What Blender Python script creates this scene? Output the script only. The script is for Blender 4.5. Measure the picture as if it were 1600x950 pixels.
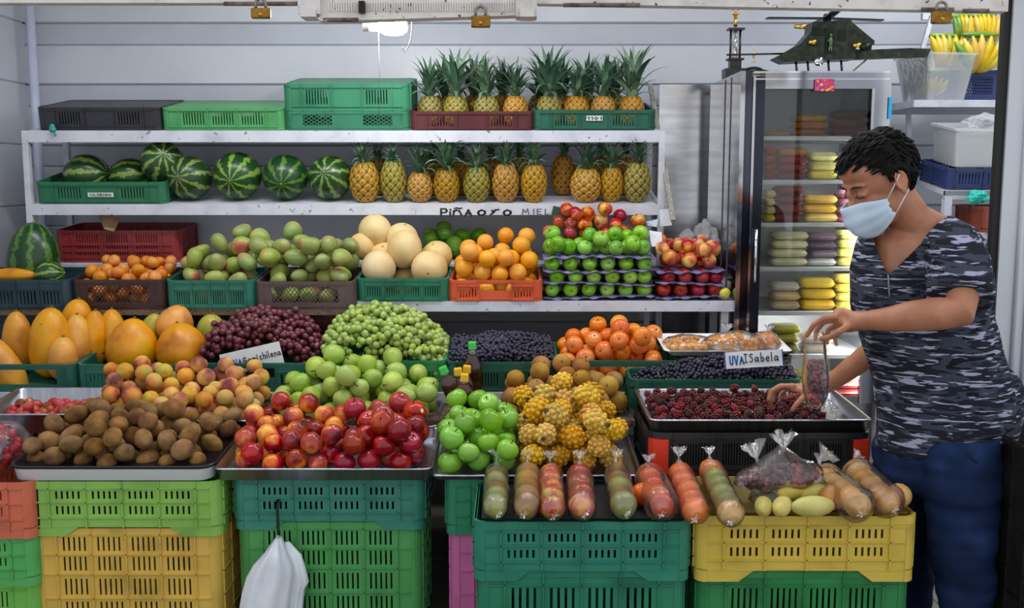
import bpy, bmesh, math, random
from mathutils import Vector, Matrix, Euler, noise
for o in list(bpy.data.objects): bpy.data.objects.remove(o)
SC = bpy.context.scene
COL = SC.collection
R = math.radians
PI = math.pi
random.seed(7)
# ------------------------------------------------------------------ camera
F, PITCH, CH = 1600.0, R(7.2), 1.5
cam = bpy.data.cameras.new('camera'); cam.sensor_width = 36; cam.sensor_fit = 'HORIZONTAL'; cam.lens = 36 * F / 1600
cam.clip_start = 0.05
camo = bpy.data.objects.new('camera', cam); COL.objects.link(camo)
camo.location = (0, 0, CH); camo.rotation_euler = (PI / 2 - PITCH, 0, 0)
SC.camera = camo
# ------------------------------------------------------------------ world (bright overcast street light)
wd = bpy.data.worlds.new('overcast'); SC.world = wd; wd.use_nodes = True
bg = wd.node_tree.nodes['Background']; bg.inputs[0].default_value = (0.93, 0.97, 1.0, 1); bg.inputs[1].default_value = 1.05
SC.view_settings.view_transform = 'Standard'; SC.view_settings.look = 'None'
SC.view_settings.exposure = 0.0; SC.view_settings.gamma = 1; SC.view_settings.use_curve_mapping = False
def area(name, loc, size, sy, power, rot=(0, 0, 0), col=(1, 1, 1)):
    l = bpy.data.lights.new(name, 'AREA'); l.shape = 'RECTANGLE'; l.size = size; l.size_y = sy; l.energy = power; l.color = col
    o = bpy.data.objects.new(name, l); COL.objects.link(o); o.location = loc; o.rotation_euler = rot
    return o
area('unseen_ceiling_light', (-1.2, 3.6, 2.66), 1.2, 0.12, 16, col=(0.95, 0.98, 1))
area('unseen_ceiling_light', (0.6, 3.6, 2.66), 1.2, 0.12, 16, col=(0.95, 0.98, 1))

area('unseen_ceiling_light', (1.95, 4.0, 2.66), 0.12, 1.2, 13, col=(0.95, 0.98, 1))  # no known lamp here: unseen light added to brighten the right-hand back wall

# ------------------------------------------------------------------ pixel helper: point on the photo's ray at world depth Y
def W(u, v, Y):
    a = (u - 800) / F; b = (475 - v) / F
    dy = math.cos(PITCH) + b * math.sin(PITCH); dz = -math.sin(PITCH) + b * math.cos(PITCH)
    t = Y / dy
    return Vector((a * t, Y, CH + dz * t))
def XU(u, Y, v=475): return W(u, v, Y).x
def ZV(v, Y): return W(800, v, Y).z

# ------------------------------------------------------------------ materials
MATS = {}
def newmat(name):
    m = bpy.data.materials.new(name); m.use_nodes = True
    nt = m.node_tree; b = nt.nodes['Principled BSDF']
    return m, nt, b
def rgb(h):
    if isinstance(h, str):
        h = h.lstrip('#'); c = [int(h[i:i + 2], 16) / 255 for i in (0, 2, 4)]
        return tuple(((x / 12.92) if x <= .04045 else ((x + .055) / 1.055) ** 2.4) for x in c) + (1,)
    return tuple(h) + (1,) if len(h) == 3 else tuple(h)
def coords(nt, scale=(1, 1, 1), rnd=0.0, kind='Object'):
    tc = nt.nodes.new('ShaderNodeTexCoord'); mp = nt.nodes.new('ShaderNodeMapping'); mp.inputs['Scale'].default_value = scale
    nt.links.new(tc.outputs[kind], mp.inputs['Vector'])
    if rnd:
        oi = nt.nodes.new('ShaderNodeObjectInfo'); mu = nt.nodes.new('ShaderNodeMath'); mu.operation = 'MULTIPLY'; mu.inputs[1].default_value = rnd
        nt.links.new(oi.outputs['Random'], mu.inputs[0]); nt.links.new(mu.outputs[0], mp.inputs['Location'])
    return mp.outputs[0]
def ramp(nt, fac, stops, interp='LINEAR'):
    r = nt.nodes.new('ShaderNodeValToRGB'); cr = r.color_ramp; cr.interpolation = interp
    while len(cr.elements) < len(stops): cr.elements.new(0.5)
    for e, (p, c) in zip(cr.elements, stops): e.position = p; e.color = rgb(c)
    if fac is not None: nt.links.new(fac, r.inputs[0])
    return r
def noisetex(nt, vec, scale, detail=3, rough=.5, dist=0):
    n = nt.nodes.new('ShaderNodeTexNoise'); n.inputs['Scale'].default_value = scale; n.inputs['Detail'].default_value = detail
    n.inputs['Roughness'].default_value = rough; n.inputs['Distortion'].default_value = dist
    if vec is not None: nt.links.new(vec, n.inputs['Vector'])
    return n
def varyhsv(nt, col, hue=0.0, sat=0.0, val=0.0):
    """per-object variation of a colour"""
    oi = nt.nodes.new('ShaderNodeObjectInfo'); h = nt.nodes.new('ShaderNodeHueSaturation')
    nt.links.new(col, h.inputs['Color'])
    wn = nt.nodes.new('ShaderNodeTexWhiteNoise'); wn.noise_dimensions = '1D'; nt.links.new(oi.outputs['Random'], wn.inputs['W'])
    sp = nt.nodes.new('ShaderNodeSeparateColor'); nt.links.new(wn.outputs['Color'], sp.inputs[0])
    for k, (amt, sock, base) in enumerate(((hue, 'Hue', .5), (sat, 'Saturation', 1), (val, 'Value', 1))):
        mr = nt.nodes.new('ShaderNodeMapRange'); mr.inputs[3].default_value = base - amt; mr.inputs[4].default_value = base + amt
        nt.links.new(sp.outputs[k], mr.inputs[0]); nt.links.new(mr.outputs[0], h.inputs[sock])
    return h.outputs[0]
def bump(nt, b, height, strength, dist=0.002):
    bp = nt.nodes.new('ShaderNodeBump'); bp.inputs['Strength'].default_value = strength; bp.inputs['Distance'].default_value = dist
    nt.links.new(height, bp.inputs['Height']); nt.links.new(bp.outputs[0], b.inputs['Normal'])
def plain(name, col, rough=.5, metal=0, spec=.5, emit=0, emitcol=None):
    if name in MATS: return MATS[name]
    m, nt, b = newmat(name); b.inputs['Base Color'].default_value = rgb(col); b.inputs['Roughness'].default_value = rough
    b.inputs['Metallic'].default_value = metal; b.inputs['Specular IOR Level'].default_value = spec
    if emit: b.inputs['Emission Color'].default_value = rgb(emitcol or col); b.inputs['Emission Strength'].default_value = emit
    MATS[name] = m; return m
def noisy(name, stops, scale=6, detail=4, rough=.5, metal=0, hue=0, sat=0, val=0, rnd=17, bmp=0, bscale=40, stretch=(1, 1, 1), spec=.5, dist=0, coat=0, sss=0, speck=None, roughvar=0, nrough=.5, bdist=.002):
    if name in MATS: return MATS[name]
    m, nt, b = newmat(name)
    vec = coords(nt, stretch, rnd); n = noisetex(nt, vec, scale, detail, nrough, dist)
    c = ramp(nt, n.outputs[0], stops).outputs[0]
    if speck:
        sc, thr, scol = speck
        n2 = noisetex(nt, coords(nt, (1, 1, 1), rnd), sc, 2); r2 = ramp(nt, n2.outputs[0], [(thr, (0, 0, 0)), (min(1, thr + .05), (1, 1, 1))])
        mx = nt.nodes.new('ShaderNodeMix'); mx.data_type = 'RGBA'; nt.links.new(r2.outputs[0], mx.inputs[0]); nt.links.new(c, mx.inputs[6]); mx.inputs[7].default_value = rgb(scol); c = mx.outputs[2]
    if hue or sat or val: c = varyhsv(nt, c, hue, sat, val)
    nt.links.new(c, b.inputs['Base Color'])
    b.inputs['Roughness'].default_value = rough; b.inputs['Metallic'].default_value = metal; b.inputs['Specular IOR Level'].default_value = spec
    if coat: b.inputs['Coat Weight'].default_value = coat; b.inputs['Coat Roughness'].default_value = .08
    if sss:
        b.inputs['Subsurface Weight'].default_value = sss; b.inputs['Subsurface Radius'].default_value = (1, .6, .3); b.inputs['Subsurface Scale'].default_value = .008
    if bmp:
        n3 = noisetex(nt, coords(nt, stretch, rnd), bscale, 3); bump(nt, b, n3.outputs[0], bmp, bdist)
    MATS[name] = m; return m
def film(name, tint=(1, 1, 1), gloss=.35, rough=.10, haze=.025):
    """clear crinkled plastic film"""
    if name in MATS: return MATS[name]
    m = bpy.data.materials.new(name); m.use_nodes = True; nt = m.node_tree; nt.nodes.clear()
    out = nt.nodes.new('ShaderNodeOutputMaterial'); tr = nt.nodes.new('ShaderNodeBsdfTransparent'); tr.inputs[0].default_value = rgb(tint)
    gl = nt.nodes.new('ShaderNodeBsdfGlossy'); gl.inputs['Roughness'].default_value = rough; gl.inputs[0].default_value = (1, 1, 1, 1)
    df = nt.nodes.new('ShaderNodeBsdfDiffuse'); df.inputs[0].default_value = (.9, .92, .95, 1)
    n = noisetex(nt, coords(nt, (1, 1, 1), 9), 55, 4, .6, .6); bp = nt.nodes.new('ShaderNodeBump'); bp.inputs['Strength'].default_value = .55; bp.inputs['Distance'].default_value = .006
    nt.links.new(n.outputs[0], bp.inputs['Height']); nt.links.new(bp.outputs[0], gl.inputs['Normal'])
    fr = nt.nodes.new('ShaderNodeFresnel'); fr.inputs[0].default_value = 1.33; nt.links.new(bp.outputs[0], fr.inputs['Normal'])
    mu = nt.nodes.new('ShaderNodeMath'); mu.operation = 'MULTIPLY_ADD'; mu.inputs[1].default_value = 1.0; mu.inputs[2].default_value = gloss * .12; mu.use_clamp = True
    nt.links.new(fr.outputs[0], mu.inputs[0])
    m1 = nt.nodes.new('ShaderNodeMixShader'); m1.inputs[0].default_value = haze; nt.links.new(tr.outputs[0], m1.inputs[1]); nt.links.new(df.outputs[0], m1.inputs[2])
    m2 = nt.nodes.new('ShaderNodeMixShader'); nt.links.new(mu.outputs[0], m2.inputs[0]); nt.links.new(m1.outputs[0], m2.inputs[1]); nt.links.new(gl.outputs[0], m2.inputs[2])
    nt.links.new(m2.outputs[0], out.inputs[0]); MATS[name] = m; return m

# ------------------------------------------------------------------ mesh builder
class MB:
    def __init__(s): s.v = []; s.f = []; s.sm = []; s.att = None
    def add(s, vs, fs, smooth=False):
        o = len(s.v); s.v += [tuple(v) for v in vs]
        for f in fs: s.f.append(tuple(i + o for i in f)); s.sm.append(smooth)
        return s
    def box(s, lo, hi, M=None):
        x0, y0, z0 = lo; x1, y1, z1 = hi
        vs = [Vector(p) for p in ((x0, y0, z0), (x1, y0, z0), (x1, y1, z0), (x0, y1, z0), (x0, y0, z1), (x1, y0, z1), (x1, y1, z1), (x0, y1, z1))]
        if M is not None: vs = [M @ p for p in vs]
        return s.add(vs, ((3, 2, 1, 0), (4, 5, 6, 7), (0, 1, 5, 4), (1, 2, 6, 5), (2, 3, 7, 6), (3, 0, 4, 7)))
    def bar(s, a, b, w, h, up=(0, 0, 1)):
        a = Vector(a); b = Vector(b); d = (b - a); L = d.length; d.normalize(); u = Vector(up)
        sx = d.cross(u)
        if sx.length < 1e-4: sx = d.cross(Vector((1, 0, 0)))
        sx.normalize(); u = sx.cross(d)
        vs = []
        for t in (0, L):
            for (p, q) in ((-1, -1), (1, -1), (1, 1), (-1, 1)): vs.append(a + d * t + sx * (p * w / 2) + u * (q * h / 2))
        return s.add(vs, ((3, 2, 1, 0), (4, 5, 6, 7), (0, 1, 5, 4), (1, 2, 6, 5), (2, 3, 7, 6), (3, 0, 4, 7)))
    def tube(s, pts, rad, seg=8, caps=True, smooth=True, flat=1.0, upv=(0, 0, 1)):
        pts = [Vector(p) for p in pts]; n = len(pts)
        if not hasattr(rad, '__len__'): rad = [rad] * n
        rings = []; px = None
        for i, p in enumerate(pts):
            d = (pts[min(i + 1, n - 1)] - pts[max(i - 1, 0)]).normalized()
            if px is None:
                px = d.cross(Vector(upv))
                if px.length < 1e-3: px = d.cross(Vector((1, 0, 0)))
            else: px = px - d * px.dot(d)
            px.normalize(); py = d.cross(px)
            r = rad[i]; rx, ry = (r if isinstance(r, tuple) else (r, r * flat))
            rings.append([p + px * (math.cos(2 * PI * k / seg) * rx) + py * (math.sin(2 * PI * k / seg) * ry) for k in range(seg)])
        return s.loft(rings, caps, smooth)
    def loft(s, rings, caps=True, smooth=True, closed=False):
        seg = len(rings[0]); vs = [p for r in rings for p in r]; fs = []
        n = len(rings)
        for i in range(n if closed else n - 1):
            j = (i + 1) % n
            for k in range(seg): fs.append((i * seg + k, i * seg + (k + 1) % seg, j * seg + (k + 1) % seg, j * seg + k))
        if caps and not closed: fs.append(tuple(range(seg))[::-1]); fs.append(tuple(range((n - 1) * seg, n * seg)))
        return s.add(vs, fs, smooth)
    def lathe(s, prof, seg=20, smooth=True, fn=None):
        """prof: list of (r,z) bottom to top; poles where r==0"""
        vs = []; idx = []
        for (r, z) in prof:
            if r < 1e-6: idx.append([len(vs)]); vs.append(Vector((0, 0, z)))
            else:
                idx.append(list(range(len(vs), len(vs) + seg)))
                for k in range(seg):
                    a = 2 * PI * k / seg; vs.append(Vector((r * math.cos(a), r * math.sin(a), z)))
        if fn: vs = [fn(v) for v in vs]
        fs = []
        for A, B in zip(idx[:-1], idx[1:]):
            for k in range(seg):
                k2 = (k + 1) % seg
                if len(A) == 1 and len(B) == 1: continue
                if len(A) == 1: fs.append((A[0], B[k2], B[k]))
                elif len(B) == 1: fs.append((A[k], A[k2], B[0]))
                else: fs.append((A[k], A[k2], B[k2], B[k]))
        return s.add(vs, fs, smooth)
    def ell(s, c, r, seg=14, rings=9, M=None, fn=None):
        if not hasattr(r, '__len__'): r = (r, r, r)
        c = Vector(c); pr = [(math.sin(PI * i / rings), -math.cos(PI * i / rings)) for i in range(rings + 1)]
        pr[0] = (0, -1); pr[-1] = (0, 1)
        def g(v):
            v = Vector((v.x * r[0], v.y * r[1], v.z * r[2]))
            if fn: v = fn(v)
            if M is not None: v = M @ v
            return v + c
        return s.lathe(pr, seg, True, g)
    def prism(s, poly, y0, y1, ax='y', M=None):
        """poly of (a,b) extruded along axis; ax y -> (a,y,b); x -> (x,a,b); z -> (a,b,z)"""
        n = len(poly); mk = {'y': lambda p, t: Vector((p[0], t, p[1])), 'x': lambda p, t: Vector((t, p[0], p[1])), 'z': lambda p, t: Vector((p[0], p[1], t))}[ax]
        vs = [mk(p, y0) for p in poly] + [mk(p, y1) for p in poly]
        if M is not None: vs = [M @ v for v in vs]
        fs = [tuple(range(n)), tuple(range(n, 2 * n))[::-1]] + [(i, i + n, (i + 1) % n + n, (i + 1) % n) for i in range(n)]
        return s.add(vs, fs)
    def mesh(s, name, mat, fixn=False):
        me = bpy.data.meshes.new(name); me.from_pydata(s.v, [], s.f); me.polygons.foreach_set('use_smooth', s.sm)
        if mat is not None:
            for m in (mat if isinstance(mat, list) else [mat]): me.materials.append(m)
        if fixn:
            bm = bmesh.new(); bm.from_mesh(me); bmesh.ops.recalc_face_normals(bm, faces=bm.faces); bm.to_mesh(me); bm.free()
        me.update(); return me
    def obj(s, name, mat, parent=None, M=None, fixn=False):
        return put(name, s.mesh(name, mat, fixn), parent, M)
def put(name, me, parent=None, M=None):
    o = bpy.data.objects.new(name, me); COL.objects.link(o)
    if parent: o.parent = parent
    if M is not None: o.matrix_local = M
    return o
def tag(o, label, cat, group=None, kind=None):
    o['label'] = label; o['category'] = cat
    if group: o['group'] = group
    if kind: o['kind'] = kind
    return o
def thing(name, label, cat, M=None, group=None):
    o = bpy.data.objects.new(name, None); COL.objects.link(o); o.empty_display_size = .05
    if M is not None: o.matrix_world = M
    return tag(o, label, cat, group)
def struct(o): o['kind'] = 'structure'; return o
def T(x=0, y=0, z=0): return Matrix.Translation((x, y, z))
def RX(a): return Matrix.Rotation(R(a), 4, 'X')
def RY(a): return Matrix.Rotation(R(a), 4, 'Y')
def RZ(a): return Matrix.Rotation(R(a), 4, 'Z')
def SCL(x, y=None, z=None):
    y = x if y is None else y; z = x if z is None else z
    return Matrix.Diagonal((x, y, z, 1))
ORD = ['leftmost', 'second', 'third', 'fourth', 'fifth', 'sixth', 'seventh', 'eighth', 'ninth', 'tenth', 'eleventh', 'twelfth', 'thirteenth', 'fourteenth']
def nth(i, n):
    if i == 0: return 'leftmost'
    if i == n - 1: return 'rightmost'
    return ORD[i] + ' from left'
def rrect(w, d, r, n=5):
    pts = []
    for (cx, cy, a0) in ((w / 2 - r, d / 2 - r, 0), (-w / 2 + r, d / 2 - r, 90), (-w / 2 + r, -d / 2 + r, 180), (w / 2 - r, -d / 2 + r, 270)):
        for k in range(n + 1):
            a = R(a0 + 90 * k / n); pts.append((cx + r * math.cos(a), cy + r * math.sin(a)))
    return pts
# ================================================================== SETTING
YB = 5.05; XL = -2.345; XR = 2.65; ZC = 2.75; YF = 3.02
M_panel = noisy('wall_panel', [(.3, '#c6c9d2'), (.7, '#d2d5dc')], 3, 3, rough=.32, rnd=3, spec=.5)
M_whitepaint = noisy('white_paint', [(.25, '#aeb1bd'), (.5, '#c8cad4'), (.8, '#d2d4dc')], 9, 5, rough=.45, speck=(45, .68, '#7d7c80'))
M_oldpaint = noisy('old_white_paint', [(.2, '#b9b3ae'), (.5, '#dcd6d3'), (.8, '#e6e1de')], 14, 6, rough=.5, speck=(60, .66, '#4a3f3a'))
M_bluepaint = noisy('pale_blue_paint', [(.3, '#b9bfd6'), (.7, '#c9cee2')], 8, 3, rough=.4)
M_steel = noisy('stainless_steel', [(.3, '#b8b8bc'), (.7, '#d2d2d6')], 5, 3, rough=.17, metal=1, stretch=(1, 1, 6))
M_steel_r = noisy('brushed_steel', [(.3, '#9d9fa6'), (.7, '#bcbec6')], 8, 3, rough=.32, metal=1, stretch=(6, 1, 1))
M_dark = plain('dark_rubber', '#0c0c0e', .6)
M_black = plain('black_plastic', '#17181c', .45)
M_wood = noisy('old_wood', [(.3, '#4f3a2c'), (.7, '#7c6350')], 12, 5, rough=.7, stretch=(8, 1, 8))
M_brass = noisy('worn_brass', [(.3, '#6d4d1f'), (.7, '#a1782f')], 30, 4, rough=.38, metal=.85)
M_iron = plain('dark_iron', '#2b2625', .45, .8)
M_ink = plain('black_marker', '#1c1a22', .6)
M_inkgrey = plain('faded_marker', '#6c6c7c', .6)
M_inkblue = plain('blue_marker', '#1f56a8', .6)
M_floor = noisy('floor_tile', [(.3, '#8f8b84'), (.7, '#a9a49c')], 6, 4, rough=.3)

# floor with laid tiles
fl = struct(MB().box((XL - .2, -3, -.06), (XR + .2, YB + .1, -.006)).obj('floor', plain('grout', '#4f4a45', .8)))
tm = MB().box((-.158, -.158, -.02), (.158, .158, 0)).mesh('tile', M_floor)
for i in range(8):
    for j in range(9):
        put('tile', tm, fl, T(.7 + i * .32, 2.5 + j * .32, 0))
# walls: cladding boards are pieces of the wall
def board_mesh(L, h, off):
    c = .006
    return MB().prism([(-off, c), (-off - .008, 0), (.02, 0), (.02, h), (-off - .008, h), (-off, h - c)][:1] + [(-off, h - c), (-off + .010, h), (.02, h), (.02, 0), (-off + .010, 0)], -L / 2, L / 2, ax='x')
z36 = ZV(36, YB); per = .29; hN, hW = .104, .186
wb = struct(MB().box((XL - .1, YB + .02, 0), (XR + .1, YB + .1, ZC)).obj('wall_back', M_panel))
wl = struct(MB().box((XL - .1, 2.2, 0), (XL - .02, YB + .1, ZC)).obj('wall_left', M_panel))
bn = board_mesh(XR - XL, hN, .0).mesh('cladding_board', noisy('wall_panel_grey', [(.3, '#b2b6c2'), (.7, '#bfc3cd')], 3, 3, rough=.32, rnd=3), True); bw = board_mesh(XR - XL, hW, .007).mesh('cladding_board', M_panel, True)
bl = board_mesh(YB - 2.2, per, 0).mesh('cladding_board', M_panel, True)
k = -9
while True:
    zt = z36 + k * per
    if zt > ZC: break
    if zt - per > 0:
        put('cladding_board', bn, wb, T((XL + XR) / 2, YB, zt - hN)); put('cladding_board', bw, wb, T((XL + XR) / 2, YB, zt - per))
        put('cladding_board', bl, wl, T(XL, (YB + 2.2) / 2, zt - per) @ RZ(90))
    k += 1
struct(MB().box((XR, YF, 0), (XR + .08, YB + .1, ZC)).obj('wall_right', M_panel))
struct(MB().box((XL - .1, YF - .1, ZC), (XR + .1, YB + .1, ZC + .08)).obj('ceiling', plain('ceiling_white', '#d9dade', .6)))
# corner drain pipe
p = MB(); p.tube([(W(63, 300, 4.93).x, 4.93, 0.0), (W(63, 300, 4.93).x, 4.93, ZC)], .021, 14)
tag(p.obj('drain_pipe', M_bluepaint), 'pale blue vertical pipe in the left corner of the room', 'pipe')
# steel sheet between rack and cooler
b = MB(); x0, x1 = XU(1026, 4.9), XU(1175, 4.9)
st = thing('steel_sheet', 'shiny stainless steel sheet on back wall beside the cooler', 'metal sheet', T(0, 4.93, 0))
MB().box((x0, 0, .0), (x1, .012, ZV(131, 4.9))).obj('sheet', M_steel, st)
for vv in (165, 225, 255):
    MB().box((x0, -.006, ZV(vv, 4.9) - .004), (x1, -.0005, ZV(vv, 4.9) + .004)).obj('seam', M_steel, st)

# ------------------------------------------------------------------ shutter rail and right frame
def shut(u0, u1, v0, v1, name, y=YF, dy=.05, mat=M_oldpaint, parent=None, vb0=None):
    a = W(u0, v1, y); c = W(u1, v1 if vb0 is None else vb0, y); zt = max(ZV(v0, y), a.z + .02)
    pr = MB().prism([(a.x, a.z), (c.x, c.z), (c.x, zt), (a.x, zt)], y - dy, y)
    return pr.obj(name, mat, parent, None, True)
sh = thing('roller_shutter', 'worn white roller shutter rail across the top of the stall front', 'shutter', T(0, 0, 0))
shut(-40, 476, -12, 9, 'bottom_rail', parent=sh); shut(836, 1562, -12, 10, 'bottom_rail', parent=sh, vb0=22)
shut(-40, 1562, -40, -11, 'upper_rail', parent=sh, dy=.03)
for k in range(7):
    shut(-40, 1640, -62 - k * 22, -41 - k * 22, 'slat', parent=sh, dy=.02 + .006 * (k % 2))
shut(505, 808, -6, 38, 'lock_rail', parent=sh, dy=.06, vb0=29)
shut(474, 508, -8, 28, 'bracket', parent=sh, dy=.075); shut(806, 838, -8, 32, 'bracket', parent=sh, dy=.075)
shut(478, 502, 22, 33, 'bracket_foot', parent=sh, dy=.085); shut(812, 834, 20, 33, 'bracket_foot', parent=sh, dy=.085)
rb = MB()
for k in range(74):
    u = 513 + k * 3.95
    if 563 < u < 572: continue
    a = W(u, 18, YF - .06); c = W(u + 1.9, 4, YF - .06); rb.box((a.x, YF - .064, a.z - (u - 513) * 0), (c.x, YF - .0605, c.z))
o = rb.obj('ribbed_strip', M_oldpaint, sh); o['kind'] = 'stuff'
shut(562, 571, 3, 22, 'latch', y=YF - .06, dy=.02, mat=M_iron, parent=sh)
for (u0, u1, v) in ((512, 560, 31), (350, 472, 6), (880, 1000, 8), (1440, 1490, 15), (1505, 1545, 17)):
    a = W(u0, v, YF - .06); c = W(u1, v, YF - .06)
    MB().tube([a, c], .006, 8).obj('bolt_bar', noisy('rusty', [(.3, '#4a2f28'), (.7, '#8c7a72')], 40, 4, rough=.7), sh)
for (u, v0, v1, lab) in ((408, 4, 29, 'brass padlock hanging at the left end of the shutter rail'), (751, 16, 43, 'brass padlock hanging from the ribbed middle of the shutter rail'), (1470, 9, 37, 'brass padlock hanging near the bananas at right end of shutter rail')):
    y = YF - .09; c = W(u, v1, y); t = thing('padlock', lab, 'padlock', T(c.x, y, c.z), 'padlocks on the shutter rail')
    w, h = .027, (ZV(v0 + 9, y) - ZV(v1, y))
    b = MB(); rr = rrect(w * 2, .022, .006, 3); b.loft([[Vector((x * s, yy * s, z)) for x, yy in rr] for z, s in ((0, .9), (.003, 1), (h - .003, 1), (h, .9))], True, False)
    b.obj('body', M_brass, t)
    pts = [(-.014, 0, h - .004), (-.014, 0, h + .012)] + [(.014 * math.cos(R(180 - a)), 0, h + .012 + .014 * math.sin(R(a))) for a in range(30, 180, 30)] + [(.014, 0, h + .012), (.014, 0, h - .004)]
    MB().tube(pts, .0042, 8).obj('shackle', plain('steel_shackle', '#8a8580', .35, .9), t)
    MB().tube([(0, -.012, h * .35), (0, -.0112, h * .35)], .006, 10).obj('keyhole', plain('brass_bright', '#c79a45', .3, .9), t)
# right frame
post = thing('gate_post', 'light grey steel gate post at the right edge of the stall', 'post', T(0, YF + .1, 0))
xa = W(1551, 300, YF + .1).x
MB().box((xa + .012, -.04, 0), (xa + .40, .0, ZC)).obj('post_face', M_panel, post)
for dx in (.07, .105): MB().tube([(xa + dx, -.045, 0), (xa + dx, -.045, ZC)], .009, 8).obj('rib', M_panel, post)
MB().box((xa - .010, -.03, 0), (xa + .012, -.005, ZC)).obj('rubber_seal', M_dark, post)

# ------------------------------------------------------------------ lamp, pull cord, hook
Yl = 4.0; c = W(606, 42, Yl)
lt = thing('bulb_lamp', 'bare glowing white bulb with pull cord hanging under the shutter rail', 'lamp', T(*c))
M_bulb = plain('bulb_glow', '#ffffff', .3, emit=130)
MB().lathe([(0, -.075), (.018, -.072), (.03, -.055), (.034, -.025), (.03, .01), (.018, .035), (.014, .05)], 18, fn=lambda v: Vector((v.z * -1, v.y, v.x))).obj('bulb', M_bulb, lt)
MB().tube([(-.05, 0, 0), (-.095, 0, 0)], .017, 12).obj('socket', plain('socket_white', '#dedee2', .4), lt)
MB().tube([(-.08, 0, 0), (-.085, 0, .1), (-.08, 0, ZC - c.z)], .006, 8).obj('cable', plain('cable_white', '#d0d0d4', .5), lt)
zc = ZV(186, Yl)
MB().tube([(W(592, 100, Yl).x - c.x, 0, -.01), (W(592, 100, Yl).x - c.x + .002, 0, (zc - c.z) * .5), (W(592, 186, Yl).x - c.x, 0, zc - c.z)], .0011, 6).obj('pull_cord', plain('cord_white', '#6f7276', .6), lt)
y = 3.9; pts = [W(643, 20, y), W(644, 45, y), W(642, 62, y), W(637, 75, y), W(632, 81, y), W(629, 77, y), W(631, 73, y)]
pts.insert(0, Vector((pts[0].x, y, ZC)))
tag(MB().tube(pts, .0022, 8).obj('wire_hook', plain('hook_white', '#8d9096', .4)), 'thin white wire hook hanging beside the glowing bulb', 'hook')

# ------------------------------------------------------------------ tilted steel rack (two visible shelves + low shelf)
TILT = 9.0; YS = 4.5; SD = .43
S1 = T(0, YS, ZV(204, YS)) @ RX(TILT)
S2 = T(0, YS, ZV(319, YS)) @ RX(TILT)
S3 = T(0, 4.52, ZV(413, 4.52)) @ RX(4)
rack = thing('display_rack', 'white painted steel shelf rack against the back wall', 'rack', T(0, YS, 0))
rw = lambda M: rack.matrix_world.inverted() @ M
xl, xr = XU(41, YS, 320), XU(1037, YS, 320)
for S, lip in ((S1, .050), (S2, .047)):
    MB().box((xl, -.004, -lip), (xr, 0, 0)).obj('front_rail', M_whitepaint, rack, T(0, 0, S.translation.z))
    MB().box((xl + .03, .006, -.014), (xr - .03, SD, -.0015)).obj('shelf_board', M_whitepaint, rack, rw(S))
MB().box((xl + .04, .0, -.012), (XU(700, 4.52), .42, 0)).obj('shelf_board', M_whitepaint, rack, rw(S3))
MB().box((XU(640, 4.52), .0, -.012), (xr, .42, 0)).obj('shelf_board', M_whitepaint, rack, rw(S3))
MB().box((xl + .05, .42, S3.translation.z - YS * 0 - .02), (xr - .05, .43, S2.translation.z + .03)).obj('back_board', noisy('back_board_white', [(.3, '#c9cad8'), (.7, '#d6d7e2')], 6, 3, .5, speck=(30, .72, '#8a8890')), rack)
for x in (xl, xr - .026):
    MB().box((x, -.006, 0), (x + .026, .02, S1.translation.z)).obj('leg', M_whitepaint, rack)
    MB().box((x, .40, 0), (x + .026, .425, S1.translation.z + .08)).obj('leg', M_whitepaint, rack)
    MB().bar((x + .013, .01, S1.translation.z - .02), (x + .013, .41, S1.translation.z + .045), .02, .03).obj('side_bar', M_whitepaint, rack)
    MB().bar((x + .013, .01, S2.translation.z - .02), (x + .013, .41, S2.translation.z + .045), .02, .03).obj('side_bar', M_whitepaint, rack)
a = W(1016, 132, 4.78); c = W(1052, 345, 4.36)
tag(MB().bar(a, c, .02, .016, (0, 1, 0)).obj('leaning_plank', noisy('grey_plank', [(.3, '#7d766e'), (.7, '#aaa49c')], 20, 5, .8, stretch=(6, 6, 1))), 'narrow worn plank leaning at right end of the rack', 'plank')
# row-two shelf, right part
Y2 = 4.2; z2 = ZV(471, Y2)
sh2 = thing('low_shelf', 'long white low shelf under the melons, oranges and apples', 'shelf', T(0, Y2, 0))
xa, xb = XU(556, Y2), XU(1146, Y2)
MB().box((xa, 0, z2 - .042), (xb, .01, z2)).obj('front_rail', M_whitepaint, sh2)
MB().box((xa, .01, z2 - .02), (xb, .29, z2)).obj('shelf_board', M_whitepaint, sh2)
for x in (xa + .01, xb - .045): 
    MB().box((x, .02, 0), (x + .03, .05, z2 - .02)).obj('leg', M_whitepaint, sh2); MB().box((x, .25, 0), (x + .03, .28, z2 - .02)).obj('leg', M_whitepaint, sh2)
# stepped benches carrying crates and trays
Y3 = 3.85; z3 = ZV(612, Y3)
def bench(name, label, x0, x1, y, d, z, front=None, mat=M_wood):
    t = thing(name, label, 'bench', T(0, y, 0))
    n = 3
    for k in range(n): MB().box((x0, d * k / n + .004, z - .022), (x1, d * (k + 1) / n - .004, z)).obj('plank', mat, t)
    for x in (x0 + .05, (x0 + x1) / 2, x1 - .09):
        for yy in (.07, d - .06): MB().box((x, yy, 0), (x + .04, yy + .04, z - .022)).obj('leg', mat, t)
    if front: MB().box((x0, -.012, z - front), (x1, .0, z)).obj('apron', M_whitepaint, t)
    return t
bench('step_bench', 'wooden step bench with white front board under papaya and grape crates', XU(-10, Y3), XU(1250, Y3), Y3 - .005, .30, z3, .042)
z4 = ZV(664, 3.5)
bench('low_bench', 'dark low wooden bench under the peach and pear trays', XU(0, 3.5), XU(1000, 3.5), 3.575, .255, z4 - .004)
z2l = ZV(484, 4.16)
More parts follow.
